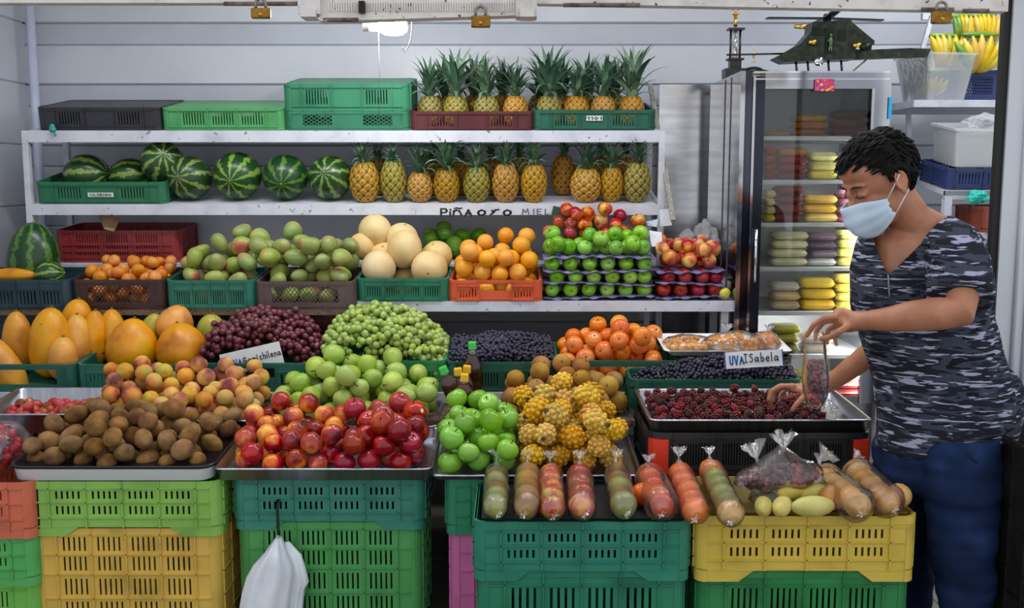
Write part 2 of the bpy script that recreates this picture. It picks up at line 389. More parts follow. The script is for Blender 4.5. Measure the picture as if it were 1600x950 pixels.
bench('back_bench', 'wooden bench under the mango and mandarin crates', XL + .02, XU(552, 4.16), 4.155, .32, z2l)
# ================================================================== CRATES AND TRAYS
def plastic(col, name=None):
    name = name or 'crate_plastic_' + col
    if name in MATS: return MATS[name]
    c = rgb(col); g_ = c[0] * .25 + c[1] * .6 + c[2] * .15; c = tuple(.90 * x + .10 * g_ + .002 for x in c[:3]) + (1,)
    d = tuple(x * .62 for x in c[:3]); l = tuple(min(1, x * 1.12 + .01) for x in c[:3])
    return noisy(name, [(.25, d), (.45, c[:3]), (.8, l)], 7, 6, rough=.42, rnd=11, stretch=(1, 1, 1), speck=(70, .74, tuple(x * .3 for x in c[:3])))
_CC = {}
def panel(mb, L, h, rows, groups, slots, th, z0=0.0, sw=.42, rib=True, foot=0, margin=.0, ax='x', sgn=-1, pos=0, skip=()):
    """slotted wall panel of length L centred on 0, slots are true holes; rows=[(za,zb)] slot bands"""
    def bx(a0, a1, za, zb, t0=0, t1=th):
        if a1 - a0 < 1e-5 or zb - za < 1e-5: return
        lo, hi = sorted((pos + sgn * -t0, pos + sgn * -t1)) if False else sorted((pos - sgn * t0, pos - sgn * t1))
        if ax == 'x': mb.box((a0, lo, za), (a1, hi, zb))
        else: mb.box((lo, a0, za), (hi, a1, zb))
    a = -L / 2; zprev = z0
    if foot:
        # trapezoid feet at both ends, gap in the middle
        for s in (-1, 1):
            poly = [(s * L / 2, z0), (s * (L / 2 - .16 * L), z0), (s * (L / 2 - .24 * L), z0 + foot), (s * L / 2, z0 + foot)]
            lo, hi = sorted((pos, pos - sgn * th)); mb.prism(poly if s > 0 else poly[::-1], lo, hi, ax='y' if ax == 'x' else 'x')
        zprev = z0 + foot
    gw = (L - 2 * margin) / groups
    for (za, zb) in rows:
        bx(a, -a, zprev, za); bx(a, a + margin, za, zb); bx(-a - margin, -a, za, zb)
        for g in range(groups):
            g0 = a + margin + g * gw; pad = gw * .12; sp = (gw - 2 * pad) / slots; wv = sp * sw
            cur = g0
            for s in range(0 if g in skip else slots):
                c0 = g0 + pad + sp * (s + .5) - wv / 2
                bx(cur, c0, za, zb); cur = c0 + wv
            bx(cur, g0 + gw, za, zb)
        zprev = zb
    bx(a, -a, zprev, h)
    if rib:
        for g in range(groups + 1):
            g0 = a + margin + g * gw; bx(max(a, g0 - .002), min(-a, g0 + .0025), z0 + foot, h, -.0065, 0)
        for (za, zb) in rows:
            m = (h - z0) * .035
            bx(a, -a, max(z0 + foot, za - .012) , max(z0 + foot, za - .012) + .0035, -.0065, 0)
        bx(a, -a, rows[-1][1] + .008, rows[-1][1] + .0115, -.0065, 0)
def crate(name, label, M, w, d, h, col, rows=None, groups=4, slots=5, group=None, lip=.012, foot=0, flip=False, cat='crate', hole=False, lattice=False, corner=None, sw=.42, taper=.0, handle=False, skip=(), mid=False):
    key = (round(w, 3), round(d, 3), round(h, 3), col, str(rows), groups, slots, foot, hole, lattice, corner, sw, handle, skip, mid)
    if key not in _CC:
        m = plastic(col); parts = []; cr = min(.03, h * .3); th = .0045
        if rows is None: rows = [(.22, .75)]
        rz = [(h * a, h * b) for a, b in rows]
        for (ax, L, pos, sgn) in (('x', w - 2 * cr, -d / 2, -1), ('x', w - 2 * cr, d / 2, 1), ('y', d - 2 * cr, -w / 2, -1), ('y', d - 2 * cr, w / 2, 1)):
            mb = MB(); gr = groups if ax == 'x' else max(2, round(groups * d / w))
            if hole and ax == 'x':   # open window band with lattice bars
                z0, z1 = h * .25, h * .80; xs = L * .34
                mb.box((-L / 2, min(pos, pos - sgn * th), 0), (L / 2, max(pos, pos - sgn * th), z0)); mb.box((-L / 2, min(pos, pos - sgn * th), z1), (L / 2, max(pos, pos - sgn * th), h))
                for s in (-1, 1): mb.box((min(s * L / 2, s * xs * 1.18), min(pos, pos - sgn * th), z0), (max(s * L / 2, s * xs * 1.18), max(pos, pos - sgn * th), z1))
                if mid: mb.box((-L * .14, min(pos, pos - sgn * th), z0), (L * .14, max(pos, pos - sgn * th), z1))
                if lattice:
                    n = 16
                    for k in range(n):
                        xx = -xs * 1.18 + 2.36 * xs * k / n; dx = 2.36 * xs / n
                        for q in range(3):
                            za, zb2 = z0 + (z1 - z0) * q / 3, z0 + (z1 - z0) * (q + 1) / 3
                            mb.bar((xx, pos - sgn * th / 2, za), (xx + dx, pos - sgn * th / 2, zb2), .003, .003, (0, 1, 0)); mb.bar((xx + dx, pos - sgn * th / 2, za), (xx, pos - sgn * th / 2, zb2), .003, .003, (0, 1, 0))
            elif handle and ax == 'x':
                # hand-hold opening between slotted thirds
                z0, z1 = h * .50, h * .82
                lo, hi = min(pos, pos - sgn * th), max(pos, pos - sgn * th); q = L * .2
                mb.box((-q, lo, 0), (q, hi, z0)); mb.box((-q, lo, z1), (q, hi, h))
                for s in (-1, 1):
                    sub = MB(); panel(sub, L / 2 - q, h, rz, 1, slots, th, 0, sw, True, 0, 0, ax, sgn, pos)
                    sub.v = [(v[0] + s * (q + (L / 2 - q) / 2), v[1], v[2]) for v in sub.v]; mb.add(sub.v, sub.f)
            else:
                panel(mb, L, h, rz, gr, slots, th, 0, sw, True, foot, (.045 if w > .5 and ax == 'x' else 0), ax, sgn, pos, skip if ax == 'x' else ())
            parts.append(('side_panel' if ax == 'y' else ('front_panel' if sgn < 0 else 'back_panel'), mb.mesh('panel', m, True)))
        mc = plain('corner_' + corner, corner, .45) if corner else m
        for sx in (-1, 1):
            for sy in (-1, 1):
                cx, cy = sx * (w / 2 - cr), sy * (d / 2 - cr); a0 = math.atan2(sy, sx) - PI / 4
                arc = [(cx + (cr + .002) * math.cos(a0 + PI / 2 * k / 5), cy + (cr + .002) * math.sin(a0 + PI / 2 * k / 5)) for k in range(6)]
                inn = [(cx + (cr - .004) * math.cos(a0 + PI / 2 * k / 5), cy + (cr - .004) * math.sin(a0 + PI / 2 * k / 5)) for k in range(6)]
                parts.append(('corner_post', MB().prism(arc + inn[::-1], 0, h - .002, ax='z').mesh('corner_post', mc, True)))
        ro = rrect(w + .006, d + .006, cr + .003); ri = rrect(w - .012, d - .012, cr - .004)
        mb = MB(); mb.loft([[Vector((x, y, z)) for x, y in pts] for pts, z in ((ro, h - lip), (ro, h), (ri, h), (ri, h - lip))], False, False, True)
        parts.append(('rim', mb.mesh('rim', m, True)))
        mb = MB()
        rm = rrect(w + .004, d + .004, cr + .002); rn = rrect(w - .006, d - .006, cr - .002); zb = h * .17 if foot else h * .1
        mb.loft([[Vector((x, y, z)) for x, y in pts] for pts, z in ((rm, zb), (rm, zb + .004), (rn, zb + .004), (rn, zb))], False, False, True)
        parts.append(('rib_band', mb.mesh('rib_band', m, True)))
        mb = MB(); zf = foot + .002
        mb.box((-w / 2 + cr * .6, -d / 2 + cr * .6, zf), (w / 2 - cr * .6, d / 2 - cr * .6, zf + .005))
        mb.box((-w / 2 + .005, -d / 2 + cr, zf), (-w / 2 + cr * .6, d / 2 - cr, zf + .005)); mb.box((w / 2 - cr * .6, -d / 2 + cr, zf), (w / 2 - .005, d / 2 - cr, zf + .005))
        parts.append(('base', mb.mesh('base', m, True)))
        _CC[key] = parts
    t = thing(name, label, cat, M if not flip else M @ T(0, 0, h) @ RX(180), group)
    for n, me in _CC[key]: put(n, me, t)
    return t
def tray(name, label, M, w, d, h, mat, rim=.012, wall=.014, rr=.03, group=None, cat='tray', matin=None):
    """rolled sheet-metal tray; origin base centre"""
    b = MB(); th = .0016
    def ring(ins, z): return [Vector((x, y, z)) for x, y in rrect(w - 2 * ins, d - 2 * ins, max(.004, rr - ins * .5))]
    t = thing(name, label, cat, M, group)
    b.loft([ring(wall + .004, 0), ring(wall, .002), ring(rim + .001, h - .003), ring(rim * .4, h), ring(0, h - .004), ring(.0015, h - .006), ring(rim * .5, h - th), ring(rim + .003, h - .006), ring(wall + .002, .004), ring(wall + .008, .002)], True, True)
    o = b.obj('pan', mat, t, None, True)
    if matin:
        c = MB(); c.loft([ring(-.001, h - .009), ring(-.0005, h + .001), ring(rim + .004, h - .001), ring(wall + .006, .008), ring(wall + .02, .007), ring(w * .3, .007)], True, True); c.obj('lining', matin, t)
    return t
RT = [(.24, .46), (.58, .78)]
YC = 3.13
# ---- floor stacks in front (left three columns)
def col_stack(u0, u1, v_top, v_mid, Y, col1, col2, lab1, lab2, rows2, d=.40):
    x0, x1 = XU(u0, Y, v_top), XU(u1, Y, v_top); w = x1 - x0; zt, zm = ZV(v_top, Y), ZV(v_mid, Y)
    crate('plastic_crate', lab1, T((x0 + x1) / 2, Y + d / 2, zm), w, d, zt - zm, col1, [(.40, .55), (.68, .82)], 4, 5, foot=.030, lip=.022, sw=.40)
    crate('plastic_crate', lab2, T((x0 + x1) / 2, Y + d / 2, .002), w - .022, d - .022, zm + .022, col2, rows2, 4, 5, lip=.02, sw=.38)
    return (x0 + x1) / 2, zt
R4 = [(.22, .36), (.42, .56), (.63, .75), (.80, .92)]
cL = col_stack(38, 342, 752, 838, YC, '#86bd46', '#ddb339', 'lime green slotted plastic crate under the kiwi tray', 'yellow slotted crate on floor below the lime green crate', R4)
cM = col_stack(364, 661, 747, 828, YC + .04, '#2c8672', '#46a050', 'teal plastic crate under the nectarine tray with a hook on it', 'bright green crate behind the hanging white plastic bag', R4)
cR = col_stack(697, 1000, 748, 836, YC + .05, '#14875f', '#d267a6', 'green crate under the apple and pitahaya tray', 'pink crate on floor at left of the green bagged fruit crates', R4)
# far-left column
Ye = 3.1; x0, x1 = XU(-270, Ye), XU(31, Ye)
zs = [ZV(754, Ye), ZV(842, Ye), ZV(918, Ye)]
crate('plastic_crate', 'orange red crate at the far left edge, top of its stack', T((x0 + x1) / 2, Ye + .2, zs[1]), x1 - x0, .4, zs[0] - zs[1], '#dc6a45', [(.4, .56), (.68, .84)], 4, 5, foot=.022, lip=.02, sw=.34)
crate('plastic_crate', 'mid green crate at far left edge below the orange red crate', T((x0 + x1) / 2 + .006, Ye + .2, zs[2]), x1 - x0 - .02, .38, zs[1] - zs[2] + .008, '#4db557', [(.4, .56), (.68, .84)], 4, 5, foot=.022, lip=.02, sw=.34)
crate('plastic_crate', 'light green crate on the floor at the far left edge', T((x0 + x1) / 2 + .006, Ye + .2, .002), x1 - x0 - .036, .364, zs[2] + .01, '#6fc045', [(.3, .5), (.6, .84)], 4, 5, lip=.02, sw=.34)
# ---- nearest two stacks
YN = 2.80; dN = .38
xA0, xA1 = XU(741, YN, 815), XU(1079, YN, 815); zA = ZV(815, YN); zA2 = ZV(908, YN)
crate('plastic_crate', 'dark green crate carrying the bags of apples and sapodillas', T((xA0 + xA1) / 2, YN + dN / 2, zA2), xA1 - xA0, dN, zA - zA2, '#158268', [(.39, .525), (.66, .795)], 4, 5, foot=.034, lip=.024, sw=.40)
crate('plastic_crate', 'dark green crate on floor with tall slots below the bagged fruit', T((xA0 + xA1) / 2, YN + dN / 2, .002), xA1 - xA0 - .022, dN - .022, zA2 + .026, '#12805f', [(.16, .40), (.5, .86)], 4, 4, lip=.02, sw=.38)
xB0, xB1 = XU(1090, YN, 805), XU(1434, YN, 805); zB = ZV(806, YN); zB2 = ZV(909, YN)
crate('plastic_crate', 'mustard yellow crate carrying the bags of berries and passion fruit', T((xB0 + xB1) / 2, YN + dN / 2, zB2), xB1 - xB0, dN, zB - zB2, '#d2b42c', [(.39, .525), (.66, .795)], 4, 5, foot=.034, lip=.024, sw=.40)
crate('plastic_crate', 'dark green crate on floor below the mustard yellow crate', T((xB0 + xB1) / 2, YN + dN / 2, .002), xB1 - xB0 - .022, dN - .022, zB2 + .026, '#18803f', [(.16, .40), (.5, .86)], 4, 5, lip=.02, sw=.38)
# covers under the bags
for (x0, x1, z, lab) in ((xA0, xA1, zA, 'black rubber mat lying on the dark green front crate'), (xB0, xB1, zB, 'black rubber mat lying on the mustard yellow crate')):
    tag(MB().box((x0 + .02, YN + .02, z + .0005), (x1 - .02, YN + dN - .02, z + .004)).obj('rubber_mat', M_dark if z == zA else plain('mat_brown', '#6d5a16', .7)), lab, 'mat')
# ---- black crate with red corners under the blackberries
YK = 3.24; xK0, xK1 = XU(1016, YK, 675), XU(1362, YK, 675); zK = ZV(676, YK); zK2 = zK - .14
kc = crate('plastic_crate', 'black crate with bright red corner posts under the blackberry tray', T((xK0 + xK1) / 2, YK + .21, zK2), xK1 - xK0, .42, zK - zK2, '#1d1e24', [(.22, .74)], 4, 12, lip=.02, corner='#e03a1e', sw=.45)
crate('plastic_crate', 'black crate on floor beneath the red cornered crate', T((xK0 + xK1) / 2, YK + .21, .002), xK1 - xK0 - .01, .42, zK2, '#1a1b20', [(.2, .45), (.6, .85)], 4, 8, lip=.02, sw=.45)
for sx in (-1, 1):
    xx = sx * ((xK1 - xK0) / 2 - .034); MB().box((xx - .025, -.2185, .004), (xx + .025, -.2105, zK - zK2 - .022)).obj('corner_plate', plain('corner_#e03a1e', '#e03a1e', .45), kc)
KTR = T((xK0 + xK1) / 2, YK + .21, zK + .002) @ RX(2)
tray('steel_tray', 'stainless tray of blackberries on the black crate', KTR, xK1 - xK0 + .01, .43, .05, M_steel_r)
# ---- front trays
TK = T(XU(170, YC - .02, 740), YC - .012, cL[1] + .001) @ RX(4) @ T(0, .215, 0)
tray('enamel_tray', 'white enamel tray with black rim holding the kiwis', TK, XU(332, YC - .02, 735) - XU(8, YC - .02, 735), .43, .052, plain('white_enamel', '#eef0f4', .25), rr=.05, rim=.003, wall=.010, matin=plain('black_enamel', '#15151a', .3))
TN = T(XU(504, YC, 730), YC - .005, cM[1] + .001) @ RX(4) @ T(0, .215, 0)
tray('steel_tray', 'stainless tray holding the red nectarines', TN, XU(677, YC, 725) - XU(332, YC, 725), .43, .044, M_steel_r, rim=.006, wall=.012)
TA = T(XU(838, YC + .04, 735), YC + .015, cR[1] + .001) @ RX(4) @ T(0, .21, 0)
tray('steel_tray', 'stainless tray holding green apples and yellow pitahayas', TA, XU(1006, YC + .02, 735) - XU(670, YC + .02, 735), .42, .022, M_steel_r)
# wedge under the back of tilted trays is the bench edge: row-four trays
Y4 = 3.50
TP = T(XU(258, Y4, 660), Y4 + .17, ZV(668, Y4) + .012) @ RX(6)
tray('steel_tray', 'stainless tray of peaches behind the kiwis', TP, XU(408, Y4, 660) - XU(108, Y4, 660), .33, .03, M_steel_r)
TPE = T(XU(552, Y4 + .12, 660), Y4 + .19, ZV(662, Y4 + .1)) @ RX(6)
tray('steel_tray', 'stainless tray under the heap of green pears', TPE, .63, .30, .022, M_steel_r)
TSP = T(XU(868, Y4 + .12, 660), Y4 + .19, ZV(662, Y4 + .1)) @ RX(6)
tray('steel_tray', 'stainless tray under the heap of brown sapodillas', TSP, .54, .30, .022, M_steel_r)
TST = T(XU(45, Y4 - .05, 665), Y4 + .1, ZV(672, Y4 - .05)) @ RX(4)
tray('steel_tray', 'stainless tray of strawberries at far left behind the kiwis', TST, .36, .34, .075, M_steel_r)
# ---- row three crates
D3 = .30; T3 = 5.0
def row3(u0, u1, vr, col, lab, rows=None, groups=4, slots=5, Y=Y3, z=None, d=D3, name='plastic_crate', **k):
    x0, x1 = XU(u0, Y, vr), XU(u1, Y, vr); zb = z3 if z is None else z; h = ZV(vr, Y) - zb
    M = T((x0 + x1) / 2, Y, zb + .001) @ RX(k.pop('tilt', T3)) @ T(0, d / 2, 0)
    crate(name, lab, M, x1 - x0, d, h, col, rows or [(.18, .62)], groups, slots, **k)
    return M, x1 - x0, d, h
G3 = '#0f5f4f'
C_pap1 = row3(-75, 117, 569, G3, 'dark green crate full of papayas at far left', hole=True)
C_pap2 = row3(121, 305, 569, '#14705c', 'green crate with two large papayas beside the red grapes')
C_rg = row3(309, 489, 567, '#11675a', 'green crate with hand hold under the red grapes', handle=True, slots=4)
C_gg = row3(503, 696, 563, '#1c8a52', 'bright green crate under the green grapes', slots=6)
C_dg = row3(699, 868, 565, '#16614f', 'green crate of small dark grapes behind the bottles', slots=6)
C_pe = row3(870, 1061, 563, '#12604a', 'green crate of orange persimmons', hole=True)
C_br = row3(1064, 1236, 558, '#2f211f', 'dark brown crate under the tray of peeled orange fruit', hole=True)
# Isabela grape crate (in front of row three, right)
YI = 3.68; zI = ZV(640, YI)
xI0, xI1 = XU(985, YI, 590), XU(1250, YI, 590)
C_is = (T((xI0 + xI1) / 2, YI, zI) @ RX(6) @ T(0, .075, 0), xI1 - xI0, .15, ZV(592, YI) - zI)
crate('plastic_crate', 'green crate of dark grapes directly behind the blackberry tray', C_is[0], C_is[1], C_is[2], C_is[3], '#0f5a44', [(.2, .6)], 4, 7)
# ---- row two crates (left, on back bench)
Y2L = 4.16; D2 = .29
def row2(u0, u1, vr, col, lab, Y, z, rows=None, tilt=5, d=D2, **k):
    return row3(u0, u1, vr, col, lab, rows, k.pop('groups', 4), k.pop('slots', 5), Y, z, d, tilt=tilt, **k)
B_wm = row2(-60, 109, 437, '#1d3f4b', 'dark blue green crate holding the big upright watermelon', Y2L, z2l)
B_ma = row2(113, 257, 437, '#3a2324', 'dark brown lattice crate of mandarins', Y2L, z2l, hole=True, lattice=True)
B_mg = row2(260, 396, 438, '#11735f', 'green crate under the left half of the mango heap', Y2L, z2l, slots=6)
B_mb = row2(400, 553, 440, '#5d4a48', 'faded brown crate under the right half of the mango heap', Y2L, z2l, hole=True, lattice=True)
B_me = row2(558, 700, 435, '#13795a', 'green crate of pale melons', Y2, z2, slots=6)
B_or = row2(703, 845, 438, '#dd5522', 'orange crate full of oranges', Y2, z2, handle=True, slots=6)
# dark crates standing behind the papayas, below the back bench
for i, (u0, u1) in enumerate(((-20, 130), (135, 290), (295, 440), (445, 550))):
    Y = 4.22; x0, x1 = XU(u0, Y), XU(u1, Y); zt = z2l - .026; h = .2
    crate('plastic_crate', ['dark crate below the big watermelon crate', 'dark crate below the mandarin crate, behind papayas', 'dark crate below the green mango crate', 'dark red crate below the brown mango crate, behind red grapes'][i], T((x0 + x1) / 2, Y + .14, zt - h), x1 - x0, .24, h, '#16313a' if i < 3 else '#6d1f1d', [(.3, .75)], 3, 6)
# red crate on the low rack shelf
x0, x1 = XU(92, 4.56), XU(282, 4.56)
crate('plastic_crate', 'dark red slotted crate on the low rack shelf behind the mandarins', S3 @ T((x0 + x1) / 2, .20, 0), x1 - x0, .3, .145, '#8c2023', [(.22, .36), (.42, .56), (.62, .86)], 3, 9, lip=.012, sw=.4)
# ---- top shelf crates
def on(S, u0, u1, vref, d, h, col, lab, y0=.012, **k):
    Yq = YS + .01; x0, x1 = XU(u0, Yq, vref), XU(u1, Yq, vref)
    M = S @ T((x0 + x1) / 2, y0 + d / 2, 0)
    crate('plastic_crate', lab, M, x1 - x0, d, h, col, k.pop('rows', None), k.pop('groups', 3), k.pop('slots', 8), **k)
    return M, x1 - x0, d, h
px = lambda n, Y=YS: n * Y / F
on(S1, 60, 252, 190, .36, px(35), '#26262e', 'black upturned crate at the left end of the top shelf', flip=True, skip=(1,))
on(S1, 254, 444, 190, .36, px(34), '#3f9a55', 'light green upturned crate on the top shelf', flip=True)
k1 = on(S1, 448, 639, 195, .36, px(29), '#227a58', 'green lattice crate on top shelf below the upturned green crate', hole=True, lattice=True, mid=True)
on(S1 @ T(0, .0, px(29) + .001), 446, 640, 160, .36, px(41), '#23805a', 'green upturned crate stacked on the lattice crate, top shelf', flip=True, skip=(1,))
K_mr = on(S1, 643, 832, 195, .36, px(29), '#5d2327', 'maroon crate of pineapples on the top shelf', skip=(1,))
K_gr = on(S1, 835, 1022, 195, .36, px(31), '#12604c', 'dark green crate of pineapples at right end of top shelf', skip=(1,))
K_wm = on(S2, 58, 259, 300, .36, px(34), '#12704c', 'green crate with watermelons at left end of middle shelf', skip=(1,))
# rope scrap
c = W(84, 200, YS - .03)
b = MB()
for k in range(5): b.ell((random.uniform(-.012, .012), random.uniform(-.006, .006), random.uniform(-.008, .014)), (.011, .009, .012), 8, 6)
b.tube([(0, 0, -.01), (.006, 0, -.035)], .004, 6)
tag(b.obj('twine_knot', plain('teal_twine', '#2f9c93', .6), None, T(*c)), 'small teal twine knot on left end of top shelf rail', 'twine')
# ================================================================== FRUIT
def mixmat(name, stopsA, noiseA, rough=.3, hue=0, sat=0, val=0, rnd=23, detail=3, spec=.5, grad=None, bmp=0, bscale=60, speck=None, stretch=(1, 1, 1), sss=.0, coat=0, dist=0):
    return noisy(name, stopsA, noiseA, detail, rough, 0, hue, sat, val, rnd, bmp, bscale, stretch, spec, dist, coat, sss, speck)
M_stem = plain('stem_brown', '#3d2c1a', .8)
M_gstem = plain('stem_green', '#6f7a3a', .7)
M_sticker = plain('fruit_sticker', '#e9eef6', .4)
M_sticker_b = plain('fruit_sticker_blue', '#86b6e6', .4)
m_gapple = mixmat('green_apple', [(.3, '#5f9b21'), (.55, '#7db630'), (.8, '#a5cb58')], 9, .26, .01, .06, .10, speck=(240, .70, '#b9d77a'))
m_rapple = mixmat('red_apple', [(.25, '#6e0f16'), (.5, '#9c1c1d'), (.66, '#b93a2a'), (.85, '#d9924a')], 8, .22, .012, .06, .15, stretch=(2, 2, .6))
m_gala = mixmat('blush_apple', [(.32, '#9c1f1f'), (.46, '#c04230'), (.56, '#d98444'), (.68, '#d8bc5a')], 14, .26, .015, .08, .12, stretch=(2, 2, .5))
m_nect = mixmat('nectarine', [(.32, '#64121a'), (.42, '#941c1c'), (.51, '#b8321f'), (.58, '#d9742c'), (.68, '#e6a843')], 13, .24, .01, .05, .15)
m_peach = mixmat('peach', [(.32, '#6d3a3c'), (.41, '#b0694a'), (.49, '#cf9350'), (.58, '#d3a858'), (.67, '#aaac54')], 11, .75, .015, .1, .12, spec=.2)
m_pear = mixmat('green_pear', [(.3, '#88a13e'), (.6, '#a3bb52'), (.80, '#b3c465'), (.93, '#a9743f')], 8, .38, .012, .08, .1, speck=(260, .66, '#7f9240'))
m_kiwi = mixmat('kiwi_skin', [(.3, '#573b22'), (.5, '#7e5b35'), (.7, '#9a7549')], 22, .85, .01, .08, .14, bmp=.5, bscale=260, spec=.15, detail=6)
m_sapo = mixmat('sapodilla_skin', [(.25, '#6f4a28'), (.5, '#a3783f'), (.75, '#b98f4c'), (.9, '#a29a4c')], 13, .7, .015, .1, .14, bmp=.3, bscale=160, spec=.2, detail=6, speck=(55, .68, '#4d3018'))
m_orange = mixmat('orange_peel', [(.3, '#df9016'), (.7, '#eda72c')], 6, .38, .005, .05, .08, bmp=.35, bscale=420)
m_mand = mixmat('mandarin_peel', [(.25, '#9a5a18'), (.45, '#d9811c'), (.8, '#e59a2c')], 12, .42, .006, .06, .1, bmp=.35, bscale=420)
m_pers = mixmat('persimmon_skin', [(.3, '#d9661a'), (.6, '#e4801f'), (.85, '#e8a035')], 7, .24, .012, .05, .08)
m_mango = mixmat('mango_skin', [(.30, '#7f9048'), (.50, '#8c9a50'), (.57, '#a39a58'), (.63, '#a87a58'), (.72, '#b04a4e')], 9, .42, .02, .12, .14, speck=(40, .70, '#5a5a30'))
m_melon = mixmat('melon_rind', [(.3, '#c9a76a'), (.6, '#dcc08a'), (.85, '#e5d3a6')], 9, .6, .008, .08, .08, bmp=.5, bscale=120, detail=6)
m_papaya = mixmat('papaya_skin', [(.3, '#a8641c'), (.42, '#cd8420'), (.58, '#dd9a28'), (.75, '#c2a036')], 9, .4, .004, .08, .08, speck=(26, .70, '#8a5a22'))
m_papgreen = mixmat('papaya_green', [(.3, '#7f8a2c'), (.7, '#b3a63a')], 8, .4)
m_lime = mixmat('lime_skin', [(.3, '#4d8a24'), (.7, '#86b63c')], 8, .35, .02, .08, .15)
m_rgrape = noisy('red_grape_skin', [(.3, '#4a1a26'), (.6, '#6e303c'), (.85, '#97545e')], 60, 3, .28, 0, .015, .1, .25, sss=.0)
m_ggrape = noisy('green_grape_skin', [(.3, '#87a044'), (.7, '#adbd68')], 50, 3, .28, 0, .012, .1, .12, sss=.15)
m_dgrape = noisy('dark_grape_skin', [(.3, '#1b1828'), (.6, '#302c44'), (.8, '#4c4464'), (.93, '#63304a')], 55, 3, .42, 0, .02, .1, .25)
m_berry = noisy('blackberry_skin', [(.32, '#25040b'), (.5, '#510b13'), (.62, '#7d131a'), (.74, '#a52221')], 26, 2, .36, 0, .015, .1, .3)
m_straw = noisy('strawberry_skin', [(.3, '#9a1414'), (.6, '#c22a20'), (.9, '#c9a05a')], 30, 3, .35, 0, .02, .1, .15)
m_leaf = noisy('leaf_green', [(.3, '#3f5f20'), (.7, '#6d8a38')], 20, 3, .55, 0, .02, .1, .15)

def prof_sphere(n, rx, rz, f=None):
    pr = []
    for i in range(n + 1):
        a = PI * i / n; r = rx * math.sin(a); z = -rz * math.cos(a)
        if f: r, z = f(a, r, z)
        pr.append((0 if i in (0, n) else r, z))
    return pr
def apple_mesh(name, r, mat, sq=.9, dim=.22):
    def f(a, rr, z):
        rr *= (1 + .07 * -math.cos(a)); top = math.exp(-(rr / (.30 * r)) ** 2)
        z += (-dim * r * top if z > 0 else dim * .6 * r * top); return rr, z
    def lob(v):
        a = math.atan2(v.y, v.x); k = 1 + .018 * math.cos(5 * a) * (1 if v.z < 0 else .4); return Vector((v.x * k, v.y * k, v.z))
    return MB().lathe(prof_sphere(14, r, r * sq, f), 20, fn=lob).mesh(name, mat)
def round_mesh(name, r, rz, mat, f=None, seg=18, n=12, fn=None): return MB().lathe(prof_sphere(n, r, rz, f), seg, fn=fn).mesh(name, mat)
def stem_mesh(l, rad=.0016, mat=M_stem): return MB().tube([(0, 0, -l * .3), (l * .1, 0, l * .4), (l * .3, 0, l)], [rad, rad, rad * 1.4], 6).mesh('stem', mat)
def sticker_mesh(r, mat=M_sticker, k=.22):
    b = MB(); vs = [Vector((0, 0, r * 1.012))]
    for i in range(12):
        a = 2 * PI * i / 12; v = Vector((math.cos(a) * k, math.sin(a) * k * 1.25, 1)).normalized() * r * 1.012; vs.append(v)
    return b.add(vs, [(0, i + 1, (i + 1) % 12 + 1) for i in range(12)], True).mesh('sticker', mat)
def crease(v, r, d=.10):
    # suture groove along one meridian
    a = math.atan2(v.y, v.x); k = 1 - d * math.exp(-(a / .22) ** 2) * max(0, 1 - abs(v.z) / r * .3)
    return Vector((v.x * k, v.y * k, v.z))
def dimp(r, dim=.18):
    def f(a, rr, z):
        if z > 0: z -= dim * r * math.exp(-(rr / (.28 * r)) ** 2)
        return rr, z
    return f
def pile(n, r, x0, x1, y0, y1, cost=None, base=None, pts=None, k=70, jit=.07, seed=1):
    rnd = random.Random(seed); pts = [] if pts is None else pts; new = []
    cost = cost or (lambda x, y, z: z)
    for _ in range(n):
        ri = r * (1 + rnd.uniform(-jit, jit)); best = None
        for _ in range(k):
            x = rnd.uniform(x0 + ri, x1 - ri); y = rnd.uniform(y0 + ri, y1 - ri); z = (base(x, y) if base else 0) + ri
            for (px_, py_, pz_, pr_) in pts:
                rr = (ri + pr_) * .975; d2 = (x - px_) ** 2 + (y - py_) ** 2
                if d2 < rr * rr: z = max(z, pz_ + math.sqrt(rr * rr - d2))
            c = cost(x, y, z)
            if best is None or c < best[0]: best = (c, x, y, z)
        p = (best[1], best[2], best[3], ri); pts.append(p); new.append(p)
    return new
def cone(cx, cy, ax, ay, p=2): return lambda x, y, z: z + ax * abs(x - cx) ** p + ay * abs(y - cy) ** p
def randrot(rnd, mode):
    if mode == 'any': return Euler((rnd.uniform(0, 6.28), rnd.uniform(0, 6.28), rnd.uniform(0, 6.28))).to_matrix().to_4x4()
    if mode == 'up': return RZ(rnd.uniform(0, 360)) @ RX(rnd.uniform(-35, 35)) @ RY(rnd.uniform(-35, 35)) @ RZ(rnd.uniform(0, 360))
    if mode == 'lie': return RZ(rnd.uniform(0, 360)) @ RX(90 + rnd.uniform(-35, 35)) @ RZ(rnd.uniform(0, 360))
    if mode == 'front': return RX(rnd.uniform(30, 110)) @ RY(rnd.uniform(-40, 40)) @ RZ(rnd.uniform(0, 360))
